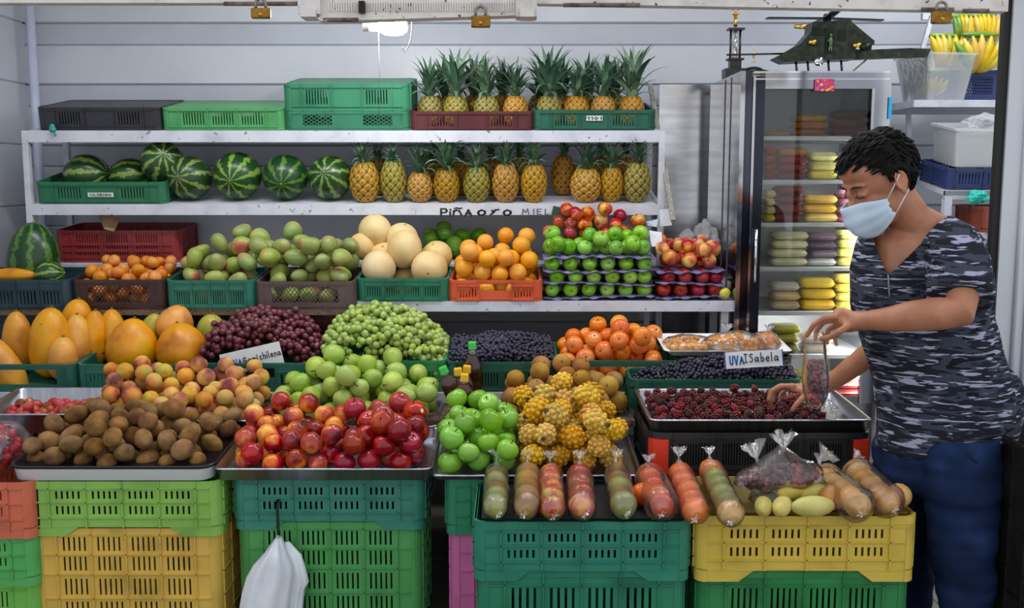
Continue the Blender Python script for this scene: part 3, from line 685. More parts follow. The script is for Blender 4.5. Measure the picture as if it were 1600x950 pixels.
def strew(name, pts, meshes, r0, M, label, cat, group, mode='up', parts=(), seed=3, stick=0, stickm=None):
    rnd = random.Random(seed); out = []
    x0_, x1_ = min(p[0] for p in pts), max(p[0] for p in pts); y0_, y1_ = min(p[1] for p in pts), max(p[1] for p in pts); z0_, z1_ = min(p[2] for p in pts), max(p[2] for p in pts)
    for (x, y, z, r) in pts:
        s = r / r0; me = rnd.choice(meshes)
        lb = label + ', ' + ('back' if y > y0_ + .66 * (y1_ - y0_) else 'front' if y < y0_ + .33 * (y1_ - y0_) else 'central') + ' ' + ('left' if x < x0_ + .33 * (x1_ - x0_) else 'right' if x > x0_ + .66 * (x1_ - x0_) else 'middle') + (' on top' if z > z0_ + .8 * (z1_ - z0_) and z1_ - z0_ > 2.5 * r else '')
        o = put(name, me, None, M @ T(x, y, z) @ randrot(rnd, mode) @ SCL(s * rnd.uniform(.97, 1.02), s * rnd.uniform(.97, 1.02), s))
        tag(o, lb, cat, group)
        for (pn, pm, pM) in parts: put(pn, pm, o, pM)
        if stick and rnd.random() < stick:
            # sticker on the side that looks to the front and up
            d = (M @ T(x, y, z)).translation; q = o.matrix_world.to_quaternion() if False else o.matrix_local.to_quaternion()
            w = Vector((rnd.uniform(-.5, .5), -1, rnd.uniform(.1, .6))).normalized(); l = q.inverted() @ w
            o['label'] = lb.replace(', ', ' with a small round sticker, ') if len(lb.split()) < 12 else lb.split(', ')[0].replace(' in the heap', '').replace(' part', '') + ' with round sticker, ' + lb.split(', ')[1]; put('sticker', stickm, o, l.to_track_quat('Z', 'Y').to_matrix().to_4x4())
        out.append(o)
    return out
# ---- shared meshes
A_g = apple_mesh('green_apple', .038, m_gapple); A_r = apple_mesh('red_apple', .037, m_rapple, .95); A_p = apple_mesh('blush_apple', .037, m_gala)
ST = stem_mesh(.016); STM = T(0, 0, .022)
N_me = [round_mesh('nectarine', .035, .034, m_nect, dimp(.035), fn=lambda v: crease(v, .035))]
P_me = [round_mesh('peach', .0315, .030, m_peach, dimp(.0315), fn=lambda v: crease(v, .0315))]
def pear_f(a, rr, z): return rr * (1 - .13 * -math.cos(a)) , z * (1.18 if z > 0 else 1.0) - (.10 * .036 * math.exp(-(rr / .010) ** 2) if z > 0 else -.12 * .036 * math.exp(-(rr / .010) ** 2))
G_me = [round_mesh('pear', .0355, .036, m_pear, pear_f)]
def kiwi_fn(v): return Vector((v.x, v.y * .92, v.z))
K_me = [round_mesh('kiwi', .030, .0365, m_kiwi, lambda a, rr, z: (rr, z + (.0022 * math.exp(-(rr / .005) ** 2)) * (1 if z > 0 else -1)), fn=kiwi_fn)]
S_me = [round_mesh('sapodilla', .0355, .0345, m_sapo, lambda a, rr, z: (rr, z + (.002 * math.exp(-(rr / .006) ** 2) if z > 0 else 0)))]
O_me = [round_mesh('orange', .0375, .0365, m_orange, lambda a, rr, z: (rr, z - (.003 * math.exp(-(rr / .005) ** 2) if z > 0 else 0)))]
MA_me = [round_mesh('mandarin', .028, .024, m_mand, dimp(.028, .15))]
def calyx():
    b = MB()
    for k in range(4):
        a = k * PI / 2; c, s = math.cos(a), math.sin(a)
        b.add([(0, 0, .002), (c * .012 - s * .009, s * .012 + c * .009, .001), (c * .021, s * .021, -.001), (c * .012 + s * .009, s * .012 - c * .009, .001)], [(0, 3, 2, 1), (0, 1, 2, 3)])
    b.tube([(0, 0, 0), (0, 0, .006)], .003, 6); return b.mesh('calyx', noisy('calyx_brown', [(.3, '#4d4a26'), (.7, '#7a7038')], 60, 3, .8))
E_me = [round_mesh('persimmon', .0385, .033, m_pers, dimp(.038, .14))]; CAL = calyx()
def mango_fn(v):
    t = (v.z + .048) / .096; bend = .010 * math.sin(PI * t); return Vector((v.x * (.95 + .1 * (1 - t)) + bend, v.y * .86, v.z))
MG_me = [round_mesh('mango', .038, .047, m_mango, None, fn=mango_fn)]
def scalebump(r, rz, nb, seed):
    """pitahaya: ellipsoid studded with blunt knobs"""
    b = MB(); b.ell((0, 0, 0), (r * .88, r * .88, rz * .9), 14, 9); rnd = random.Random(seed); ga = PI * (3 - 5 ** .5)
    for i in range(nb):
        z = 1 - 2 * (i + .5) / nb; q = math.sqrt(1 - z * z); a = i * ga
        n = Vector((q * math.cos(a), q * math.sin(a), z)); p = Vector((n.x * r * .9, n.y * r * .9, n.z * rz * .9))
        b.ell(p, (r * .26, r * .26, r * .2), 7, 4, n.to_track_quat('Z', 'Y').to_matrix().to_4x4())
    return b.mesh('pitahaya', noisy('pitahaya_skin', [(.25, '#a97a1c'), (.5, '#d9a92a'), (.75, '#e6c04a'), (.9, '#a8a436')], 28, 4, .5, 0, .015, .1, .12, speck=(120, .68, '#6b5216')))
PT_me = [scalebump(.036, .048, 46, 1), scalebump(.035, .045, 42, 2)]
PT_tip = MB().lathe([(.0075, 0), (.009, .006), (.0065, .010), (.005, .006), (0, .005)], 10).mesh('blossom_end', plain('dry_brown', '#5a4a2c', .9))

# ---- KIWIS
pts = pile(86, .0335, -.305, .305, -.20, .19, cone(-.03, .05, .9, .8), base=lambda x, y: .008, seed=4)
pts += pile(3, .031, .24, .325, .06, .19, pts=list(pts), base=lambda x, y: .012, seed=5)
strew('kiwi', pts, K_me, .0318, TK, 'fuzzy brown kiwi in the heap on the white enamel tray', 'kiwi', 'kiwis on the enamel tray', 'lie', stick=.10, stickm=sticker_mesh(.0325, M_sticker, .25))
# ---- NECTARINES + RED APPLES
pts = pile(46, .035, -.32, .05, -.205, .2, lambda x, y, z: z - .10 * y, base=lambda x, y: .006, seed=6)
strew('nectarine', pts, N_me, .035, TN, 'shiny red and yellow nectarine on the left part of steel tray', 'nectarine', 'nectarines on the steel tray', 'any')
al = list(pts)
pa = pile(34, .0375, .02, .325, -.205, .2, lambda x, y, z: z - .10 * y + .15 * abs(x - .2), base=lambda x, y: .006, pts=al, seed=7)
strew('red_apple', pa, [A_r], .037, TN, 'dark red apple on right part of nectarine tray', 'apple', 'red apples on the nectarine tray', 'up', [('stem', ST, STM)], stick=.12, stickm=sticker_mesh(.037, M_sticker, .16))
# ---- GREEN APPLES + PITAHAYAS
pts = pile(34, .0385, -.325, -.045, -.215, .2, lambda x, y, z: z - .12 * y + .5 * (x + .2) ** 2, base=lambda x, y: .004, seed=8)
strew('green_apple', pts, [A_g], .038, TA, 'glossy green apple heaped beside the yellow pitahayas', 'apple', 'green apples on the front tray', 'up', [('stem', ST, STM)])
pa = pile(46, .041, -.09, .325, -.2, .21, lambda x, y, z: z - .14 * y + 1.0 * (x - .1) ** 2, base=lambda x, y: .004, pts=list(pts), seed=9)
strew('pitahaya', pa, PT_me, .0415, TA, 'knobbly yellow pitahaya heaped on the tray beside green apples', 'pitahaya', 'pitahayas on the front tray', 'lie', [('blossom_end', PT_tip, T(0, 0, .043))])
# ---- PEACHES
pts = pile(84, .0315, -.30, .315, -.155, .16, lambda x, y, z: z - .22 * y + .35 * max(0, abs(x) - .1) ** 2, base=lambda x, y: .004, seed=10)
strew('peach', pts, P_me, .0315, TP, 'velvety yellow and red peach in the heap behind the kiwis', 'peach', 'peaches heaped on the tray', 'any')
# ---- PEARS
pts = pile(66, .037, -.32, .31, -.145, .15, lambda x, y, z: z - .15 * y + 1.1 * (x - .0) ** 2, base=lambda x, y: .004, seed=11)
strew('green_pear', pts, G_me, .0362, TPE, 'round pale green pear in the heap behind the nectarines', 'pear', 'pears heaped on the tray', 'any', [('stem', stem_mesh(.02), T(0, 0, .038))])
# ---- SAPODILLAS
pts = pile(44, .036, -.21, .27, -.13, .15, lambda x, y, z: z - .2 * y + .9 * (x - .05) ** 2, base=lambda x, y: .004, seed=12)
strew('sapodilla', pts, S_me, .0355, TSP, 'rough brown sapodilla in the heap behind the pitahayas', 'sapodilla', 'sapodillas heaped on the tray', 'any')
# ---- PERSIMMONS
M, w, d, h = C_pe
pts = pile(50, .0375, -w / 2 + .004, w / 2 - .004, -d / 2 + .004, d / 2 - .004, lambda x, y, z: z - .15 * y + (2.2 * x * x if z > h else 0), base=lambda x, y: .008, seed=13)
strew('persimmon', pts, E_me, .038, M, 'glossy orange persimmon heaped in its green crate', 'persimmon', 'persimmons in the green crate', 'front', [('calyx', CAL, T(0, 0, .027))])
# ---- ORANGES
M, w, d, h = B_or
pts = pile(41, .0375, -w / 2 + .004, w / 2 - .004, -d / 2 + .004, d / 2 - .004, lambda x, y, z: z - .2 * y + (1.0 * x * x if z > h else 0), base=lambda x, y: .008, seed=14)
strew('orange', pts, O_me, .0375, M, 'ripe orange heaped in the bright orange crate', 'orange', 'oranges in the orange crate', 'any')
# ---- MANDARINS
M, w, d, h = B_ma
pts = pile(78, .0275, -w / 2 + .004, w / 2 - .004, -d / 2 + .004, d / 2 - .004, lambda x, y, z: z - .2 * y - (.05 * x if z > h else 0), base=lambda x, y: .008, seed=15)
strew('mandarin', pts, MA_me, .028, M, 'small orange mandarin in the dark brown lattice crate', 'mandarin', 'mandarins in the brown crate', 'any')
# ---- MANGOES over two crates
Ma, wa, da, ha = B_mg; Mb, wb_, db, hb = B_mb
off = (Mb.translation.x - Ma.translation.x)
pts = pile(26, .040, -wa / 2 + .004, wa / 2 - .004, -da / 2 + .004, da / 2 - .004, lambda x, y, z: z - .2 * y, base=lambda x, y: .008, seed=16)
al = list(pts); p2 = pile(26, .040, off - wb_ / 2 + .004, off + wb_ / 2 - .004, -da / 2 + .004, da / 2 - .004, lambda x, y, z: z - .2 * y, base=lambda x, y: .008, pts=al, seed=17)
p3 = pile(26, .041, -wa / 2 + .03, off + wb_ / 2 + .01, -da / 2 + .02, da / 2, lambda x, y, z: z - .25 * y + .5 * (x - off * .75) ** 2, pts=al, base=lambda x, y: .09, seed=18)
strew('mango', pts + p2 + p3, MG_me, .041, Ma, 'green mango with red blush in the heap over two crates', 'mango', 'mangoes in the heap', 'lie')
# ---- limes and apples on the low rack shelf behind the melons
zz = .0
pts = pile(22, .036, XU(655, 4.6), XU(835, 4.6), .05, .3, lambda x, y, z: z - .1 * y + .25 * (x - XU(700, 4.6)), seed=19)
strew('green_apple', pts, [A_g], .038, S3, 'small green apple on the back shelf behind the oranges', 'apple', 'green apples on the back shelf', 'up')
# ---- STRAWBERRIES
SB = round_mesh('strawberry', .018, .022, m_straw, lambda a, rr, z: (rr * (1 + .25 * (-math.cos(a))) if False else rr * (1.05 + .2 * (z / .022)), z), 14, 9)
LV = MB()
for k in range(6):
    a = k * PI / 3; c, s = math.cos(a), math.sin(a)
    LV.add([(0, 0, 0), (c * .008 - s * .004, s * .008 + c * .004, .002), (c * .019, s * .019, -.004), (c * .008 + s * .004, s * .008 - c * .004, .002)], [(0, 3, 2, 1)])
LVm = LV.mesh('leaves', m_leaf)
pts = pile(46, .0195, -.16, .16, -.15, .15, base=lambda x, y: .004, seed=20)
strew('strawberry', pts, [SB], .0195, TST, 'red strawberry with green leaves in the deep steel tray', 'strawberry', 'strawberries in the steel tray', 'any', [('leaves', LVm, T(0, 0, .021))])
# ---- BLACKBERRIES
def berry_mesh(seed):
    b = MB(); rnd = random.Random(seed); ga = PI * (3 - 5 ** .5); n = 26
    b.ell((0, 0, 0), (.0085, .0085, .012), 8, 6)
    for i in range(n):
        z = 1 - 2 * (i + .5) / n; q = math.sqrt(1 - z * z); a = i * ga; wd_ = 1.0 - .25 * (z > .3)
        b.ell((q * math.cos(a) * .0095 * wd_, q * math.sin(a) * .0095 * wd_, z * .0125), .0042, 6, 4)
    return b.mesh('blackberry', m_berry)
BB = [berry_mesh(1), berry_mesh(2)]
HULL = MB()
for k in range(5):
    a = k * 2 * PI / 5; c, s = math.cos(a), math.sin(a); HULL.add([(0, 0, 0), (c * .004 - s * .002, s * .004 + c * .002, .002), (c * .009, s * .009, .004), (c * .004 + s * .002, s * .004 - c * .002, .002)], [(0, 3, 2, 1), (0, 1, 2, 3)])
HULLm = HULL.mesh('sepals', plain('dry_sepal', '#8a7a3c', .8))
kw = xK1 - xK0
pts = pile(285, .0152, -kw / 2 + .02, kw / 2 - .12, -.18, .17, lambda x, y, z: z - .04 * y + .25 * max(0, x - .05) ** 2, base=lambda x, y: .006, k=34, seed=21)
rb_ = random.Random(5)
for o in strew('blackberry', pts, BB, .0135, KTR, 'dark red blackberry in the steel tray on the black crate', 'blackberry', 'blackberries in the tray', 'any'):
    if rb_.random() < .25: put('sepals', HULLm, o, T(0, 0, .0135))

# ---- GRAPES ----------------------------------------------------------
GR = {}
def grape_mesh(m, r): 
    if (m.name, r) not in GR: GR[(m.name, r)] = MB().lathe(prof_sphere(8, r, r * 1.1), 12).mesh('grape', m)
    return GR[(m.name, r)]
def grapeheap(M, w, d, z0, r, mat, surf, centers, labels, group, single=True, seed=1, stemmat=M_gstem, maxn=300):
    """surf(x,y)->height of heap top; grapes laid in two layers under it, each belongs to its nearest bunch"""
    rnd = random.Random(seed); me = grape_mesh(mat, r); roots = []
    for (cx, cy), lb in zip(centers, labels):
        roots.append(thing('grape_bunch', lb, 'grapes', M @ T(cx, cy, max(z0, surf(cx, cy) - 2 * r)), group))
    stems = [MB() for _ in centers]; inner = [MB() for _ in centers]; cnt = 0; outer = []
    for layer in (0, 1, 2):
        step = r * 1.82; ny = int(d / step); nx = int(w / step)
        for j in range(ny + 1):
            for i in range(nx + 1):
                x = -w / 2 + (i + .5 * (j % 2)) * step + rnd.uniform(-.4, .4) * r; y = -d / 2 + j * step + rnd.uniform(-.4, .4) * r
                if abs(x) > w / 2 or abs(y) > d / 2: continue
                z = surf(x, y) + rnd.uniform(-.7, .5) * r - layer * 1.7 * r
                if z < z0 + r: z = z0 + r + rnd.uniform(0, .3 * r)
                    
                outer.append((layer, x, y, z))
    for (layer, x, y, z) in outer:
        b = min(range(len(centers)), key=lambda k: (centers[k][0] - x) ** 2 + (centers[k][1] - y) ** 2)
        L = roots[b].matrix_world.inverted() @ (M @ Vector((x, y, z)))
        if layer == 0 and single and cnt < maxn:
            put('grape', me, roots[b], T(*L) @ randrot(rnd, 'any')); cnt += 1
        else: inner[b].ell(L, r * (1 if layer == 0 else .98), 7 if single else 6, 5 if single else 4)
        if layer == 0 and rnd.random() < .12: stems[b].tube([L + Vector((0, 0, -r)), L * .6], .0012, 5, False)
    for b, rt in enumerate(roots):
        if inner[b].v: o = inner[b].obj('packed_grapes', mat, rt); o['kind'] = 'stuff'
        stems[b].tube([(0, 0, -.02), (.004, 0, .01), (.0, .004, .03)], .0025, 6); stems[b].obj('stalk', stemmat, rt)
def mound(w, d, hb, top, cx=0, cy=.1, sx=.6, sy=1.0, wob=.012, sd=0):
    def s(x, y):
        u = (x - cx * w) / (w * sx); v = (y - cy * d) / (d * sy)
        return hb + (top - hb) * max(0, 1 - u * u - v * v) ** .8 + wob * noise.noise(Vector((x * 14 + sd, y * 14, sd)))
    return s
M, w, d, h = C_rg; wi, di = w - .012, d - .012
grapeheap(M @ T(0, .018, 0), w + .02, d - .05, .01, .0142, m_rgrape, mound(w, d, h * .75, h + .155, -.02, .15, .62, 1.0, .05, 3), [(-.16, -.03), (-.05, .03), (.06, -.03), (.16, .04), (.0, .1)],
          ['%s red grape bunch heaped behind the white handwritten card' % q for q in ('leftmost', 'top central', 'middle front', 'rightmost', 'rear')], 'red grape bunches', seed=2)
M, w, d, h = C_gg
grapeheap(M, w + .0, d - .012, .01, .0142, m_ggrape, mound(w, d, h * .8, h + .155, -.06, .15, .62, 1.0, .05, 8), [(-.17, -.03), (-.06, .06), (.05, -.04), (.16, -.02), (.1, .09)],
          ['%s green grape bunch in the bright green crate' % q for q in ('leftmost', 'top central', 'middle front', 'rightmost front', 'rear right')], 'green grape bunches', seed=3)
M, w, d, h = C_dg
grapeheap(M, w - .014, d - .014, .01, .0085, m_dgrape, mound(w, d, h * .95, h + .045, 0, .2, .7, 1.0, .014, 5), [(-.13, -.03), (0, .04), (.12, -.02)],
          ['%s dark purple grape bunch in the crate behind the bottles' % q for q in ('left', 'middle', 'right')], 'small dark grape bunches', single=False, seed=4)
M, w, d, h = C_is
grapeheap(M, w - .014, d - .014, .01, .0088, m_dgrape, mound(w, d, h * .75, h + .05, .12, .4, .55, 1.2, .014, 6), [(-.2, 0), (-.05, .02), (.08, 0), (.2, .02)],
          ['%s blue black grape bunch below the handwritten grape sign' % q for q in ('leftmost', 'left middle', 'right middle', 'rightmost')], 'dark grapes by the sign', single=False, seed=5)
# ================================================================== HAND LETTERING
GL = {
 'P': [[(0, 0), (.02, 1)], [(.02, .98), (.4, .98), (.52, .75), (.4, .52), (.03, .48)]],
 'i': [[(0, 0), (.02, .6)], [(.03, .82), (.04, .92)]],
 'Ñ': [[(0, .05), (.04, .75)], [(.02, .62), (.25, .82), (.5, .7), (.72, .1)], [(.1, 1.02), (.3, 1.1), (.5, 1.0), (.7, 1.08)]],
 'A': [[(0, 0), (.3, .85), (.58, .0)], [(.1, .36), (.5, .38)]],
 'O': [[(.35, .9), (.08, .7), (0, .4), (.15, .1), (.45, .08), (.7, .35), (.68, .7), (.35, .9)]],
 'R': [[(0, .05), (.3, .5), (.55, .92), (.85, .95)], [(.2, .85), (.34, .52)]],
 'M': [[(0, 0), (.1, .9), (.35, .35), (.62, .95), (.75, .05)]],
 'I': [[(.15, 0), (.15, .95)]],
 'J': [[(.0, .95), (.42, .95)], [(.2, .95), (.2, .02)], [(.0, .0), (.42, .04)]],
 'E': [[(.5, .95), (0, .92), (.02, .02), (.5, .06)], [(.02, .5), (.4, .52)]],
 'L': [[(.02, .95), (0, .03), (.45, .08)]],
 'U': [[(0, 1), (.03, .2), (.2, 0), (.4, .1), (.45, 1)]],
 'V': [[(0, 1), (.25, 0), (.5, 1)]],
 'S': [[(.42, .85), (.2, .95), (.03, .75), (.35, .45), (.38, .15), (.15, .02), (0, .1)]],
 'a': [[(.4, .5), (.15, .55), (0, .28), (.12, .04), (.34, .15), (.42, .5), (.42, .12), (.52, .02)]],
 'b': [[(.02, 1), (.03, .05), (.28, .05), (.4, .28), (.25, .5), (.05, .4)]],
 'e': [[(.02, .28), (.38, .32), (.3, .55), (.08, .5), (0, .2), (.18, .02), (.4, .1)]],
 'l': [[(.05, 1), (.05, .08), (.15, .02)]],
 'G': [[(.45, .8), (.2, .92), (0, .5), (.15, .05), (.45, .15), (.45, .45), (.25, .45)]],
 'o': [[(.2, .55), (0, .3), (.15, .02), (.38, .2), (.35, .48), (.2, .55)]],
 'm': [[(0, 0), (.02, .55), (.18, .5), (.22, .05)], [(.22, .45), (.4, .55), (.45, .05)]],
 'c': [[(.35, .5), (.12, .55), (0, .25), (.15, .02), (.38, .1)]],
 'h': [[(0, 1), (.02, 0)], [(.02, .4), (.2, .55), (.35, .4), (.36, 0)]],
 'n': [[(0, 0), (.02, .55)], [(.02, .4), (.2, .55), (.35, .4), (.36, 0)]],
 'C': [[(.45, .85), (.15, .92), (0, .5), (.15, .08), (.45, .15)]],
 'B': [[(0, 0), (0, .95), (.35, .85), (.3, .55), (0, .5)], [(.3, .52), (.42, .25), (.3, .02), (0, 0)]],
 'D': [[(0, 0), (0, .95), (.35, .8), (.42, .45), (.3, .1), (0, 0)]],
 '1': [[(0, .75), (.15, .95), (.15, 0)]], '0': [[(.2, .95), (0, .5), (.2, 0), (.4, .5), (.2, .95)]],
}
def lettering(txt, h, sw, gap=.25, wid=1.0, slant=0, jit=0, seed=1):
    """marker strokes in the XZ plane facing -Y; returns builder and total width"""
    b = MB(); x = 0; rnd = random.Random(seed)
    for ch in txt:
        if ch == ' ': x += .5 * h * wid; continue
        g = GL[ch]; mx = max(p[0] for s in g for p in s); dz = rnd.uniform(-jit, jit) * h
        for s in g:
            pts = [Vector((x + (p[0] * wid + slant * p[1]) * h, 0, p[1] * h + dz)) for p in s]
            for a, c in zip(pts[:-1], pts[1:]):
                d = (c - a).normalized() * sw * .35; b.bar(a - d, c + d, .0012, sw, up=Vector((0, 1, 0)).cross((c - a).normalized()))
        x += (mx * wid + gap) * h
    return b, x - gap * h
def write(par, txt, h, sw, mat, M, width=None, **k):
    b, w = lettering(txt, h, sw, **k)
    if width: b.v = [(v[0] * width / w, v[1], v[2]) for v in b.v]; w = width
    o = b.obj('lettering', mat, par, M); return o
# shelf rail text, painted on the rack's rail
zr = S2.translation.z
def railtext(txt, u0, u1, v0, v1, mat, sw, **k):
    a = W(u0, v1, YS - .005); c = W(u1, v0, YS - .005)
    write(rack, txt, (c.z - a.z), sw, mat, T(a.x, -.0052, a.z), width=c.x - a.x, **k)
railtext('PiÑA', 689, 737, 326, 338, M_ink, .0055); railtext('ORO', 747, 798, 327, 337, M_ink, .006, gap=.5); railtext('MIEL', 816, 858, 326, 335, M_inkgrey, .0035, gap=.4)
# ================================================================== PINEAPPLES
def pine_body(seed, r=.064, hh=.168, ns=9, nz=8.5):
    b = MB(); seg, n = 72, 44; prof = []; att = []; rnd = random.Random(seed); ph = rnd.random()
    vs = []; fs = []
    for i in range(n + 1):
        t = i / n; rr = r * (math.sin(PI * (.06 + .88 * t)) ** .42) * (1 - .06 * t); z = hh * t
        if i in (0, n): rr *= .55
        for k in range(seg):
            th = k / seg; u = th * ns; w = t * nz / 2
            e = abs(math.sin(PI * (u / 1 + w + ph))) * abs(math.sin(PI * (u / 1 - w + ph)))
            e = e ** .5; rad = rr + .0055 * e * (1 if 0 < i < n else 0)
            vs.append((rad * math.cos(2 * PI * th), rad * math.sin(2 * PI * th), z)); att.append(e)
    for i in range(n):
        for k in range(seg): fs.append((i * seg + k, i * seg + (k + 1) % seg, (i + 1) * seg + (k + 1) % seg, (i + 1) * seg + k))
    fs.append(tuple(range(seg))[::-1]); fs.append(tuple(range(n * seg, (n + 1) * seg)))
    b.add(vs, fs, True); me = b.mesh('pineapple_body', None)
    a = me.attributes.new('eye', 'FLOAT', 'POINT'); a.data.foreach_set('value', att); return me
def pine_mat(name, eye, mid, groove):
    m, nt, b = newmat(name); at = nt.nodes.new('ShaderNodeAttribute'); at.attribute_name = 'eye'
    n = noisetex(nt, coords(nt, (1, 1, 1), 31), 26, 3); ad = nt.nodes.new('ShaderNodeMath'); ad.operation = 'MULTIPLY_ADD'; ad.inputs[1].default_value = .45; 
    sb = nt.nodes.new('ShaderNodeMath'); sb.operation = 'SUBTRACT'; sb.inputs[1].default_value = .22
    nt.links.new(n.outputs[0], ad.inputs[0]); nt.links.new(at.outputs['Fac'], ad.inputs[2]); nt.links.new(ad.outputs[0], sb.inputs[0])
    r = ramp(nt, sb.outputs[0], [(.22, groove), (.48, mid), (.72, eye), (.97, '#8f6a34')])
    c = varyhsv(nt, r.outputs[0], .006, .08, .1); nt.links.new(c, b.inputs['Base Color']); b.inputs['Roughness'].default_value = .55; return m
PM = [pine_mat('pineapple_gold', '#c89530', '#a87c22', '#3d4418'), pine_mat('pineapple_greenish', '#b09a40', '#7f7f2c', '#2b421a'), pine_mat('pineapple_amber', '#d29530', '#b8801e', '#55491a')]
PB = []
for k in range(3):
    me = pine_body(k); me.materials.append(PM[k]); PB.append(me)
m_crown = noisy('pineapple_leaf', [(.3, '#2c4a36'), (.5, '#4a7056'), (.72, '#8fa88a')], 14, 3, .5, 0, .015, .1, .15, stretch=(1, 1, .3))
def leafmesh(L, w, curl):
    b = MB(); vs = []; n = 7
    for i in range(n + 1):
        t = i / n; ww = w * (1 - t ** 1.6) * (.75 + .5 * t * (1 - t) * 2); a = curl * t * t; x = L * t * math.sin(a * .75 + .12); z = L * t * math.cos(a * .75 + .12)
        for s in (-1, 0, 1): vs.append(Vector((x + (.22 * ww if s else 0), s * ww, z)))
    fs = []
    for i in range(n):
        for j in range(2): fs.append((i * 3 + j, i * 3 + j + 1, i * 3 + j + 4, i * 3 + j + 3))
    b.add(vs, fs, True); me = b.mesh('leaf', m_crown); return me
LF = [leafmesh(.085, .0105, 1.0), leafmesh(.105, .011, .7), leafmesh(.12, .0105, .4), leafmesh(.075, .010, 1.35)]
def crown_core(seed):
    rnd = random.Random(seed); b = MB(); b.tube([(0, 0, -.006), (0, 0, .03), (0, 0, .06)], [.016, .012, .003], 8)
    for k in range(16):
        me = rnd.choice(LF[1:3]); M = RZ(k * 137.5) @ T(.004, 0, .02 + .0012 * k) @ RY(rnd.uniform(-8, 10) + 4) @ SCL(rnd.uniform(.7, 1.0))
        b.add([M @ v.co for v in me.vertices], [tuple(p.vertices) for p in me.polygons], True)
    return b.mesh('crown', m_crown)
CC = [crown_core(1), crown_core(2), crown_core(3)]
def pineapple(M, label, group, sx=1, sz=1, cs=1.0, kind=0, seed=0, nl=17):
    rnd = random.Random(seed); o = put('pineapple', PB[kind], None, M @ RZ(rnd.uniform(0, 360)) @ SCL(sx, sx, sz)); tag(o, label, 'pineapple', group)
    c = put('crown', CC[seed % 3], o, T(0, 0, .163) @ SCL(cs / sx, cs / sx, cs / sz) @ RZ(rnd.uniform(0, 360)) @ RX(rnd.uniform(-7, 7)))
    for k in range(nl):
        f = k / nl; put('leaf', LF[rnd.choice((0, 3, 1)) if f < .5 else rnd.choice((1, 2))], c, RZ(k * 137.5 + rnd.uniform(-15, 15)) @ T(.010 - .004 * f, 0, .002 + .028 * f) @ RY(44 - 38 * f + rnd.uniform(-10, 10)) @ SCL(rnd.uniform(.8, 1.12)))
    return o
front = [(571, 62, 48, 34, 0, 0), (616, 64, 42, 30, 0, 1), (657, 46, 42, 48, 0, 2), (698, 52, 42, 58, 0, 0), (745, 54, 43, 44, 0, 1), (790, 58, 43, 42, 0, 2), (834, 58, 42, 42, 0, 0), (915, 52, 50, 46, 0, 2), (955, 54, 37, 46, 0, 0), (994, 62, 44, 44, 0, 1)]
for i, (u, hpx, wpx, cpx, dy, k) in enumerate(front):
    hh = px(hpx, 4.57); wr = px(wpx, 4.57) / 2
    pineapple(S2 @ T(XU(u, 4.57, 300), .075, .001) @ RX(7), '%s pineapple in the front row on the middle shelf' % nth(i, len(front)), 'pineapples on the middle shelf', wr / .068, hh / .168, px(cpx, 4.57) / .128, k, i)
back = [(593, 56, 1), (676, 54, 0), (722, 55, 2), (768, 54, 0), (812, 60, 1), (880, 60, 2), (936, 58, 1), (974, 60, 2)]
for i, (u, hpx, k) in enumerate(back):
    pineapple(S2 @ T(XU(u, 4.74, 300), .245, .001), '%s pineapple in the back row on the middle shelf, half hidden' % nth(i, len(back)), 'back row pineapples on the middle shelf', .88, px(hpx, 4.7) / .168, .62, k, 20 + i)
for lst, (Mk, w, d, h), nm in (([(671, 58, .05, 1), (712, 72, .05, 1), (760, 60, .05, 1), (806, 54, .05, 2), (740, 66, -.10, 0), (785, 60, -.10, 2), (690, 60, -.1, 1)], K_mr, 'maroon'), ([(858, 76, .05, 1), (901, 52, .05, 2), (943, 60, .05, 0), (988, 78, .05, 2), (880, 62, -.1, 0), (922, 62, -.1, 1), (966, 62, -.1, 1), (845, 66, -.1, 1)], K_gr, 'dark green')):
    fr = [q for q in lst if q[2] > 0]
    for i, (u, cpx, dy, k) in enumerate(lst):
        M = Mk @ T(XU(u, 4.6, 180) - Mk.translation.x, -dy - .0 if dy > 0 else .09, .009)
        lab = ('%s pineapple in front row of the %s top shelf crate' % (nth(i, len(fr)), nm)) if dy > 0 else ('%s pineapple at the back of the %s top shelf crate' % (['first', 'second', 'third', 'fourth'][i - len(fr)] + ' from left' if False else {0: 'first', 1: 'second', 2: 'third', 3: 'last'}[i - len(fr)], nm))
        pineapple(M, lab, 'pineapples in the top shelf crates', .86, (.128 if dy > 0 else .12) / .168, px(cpx, 4.6) / .125, k, 40 + i + len(nm))
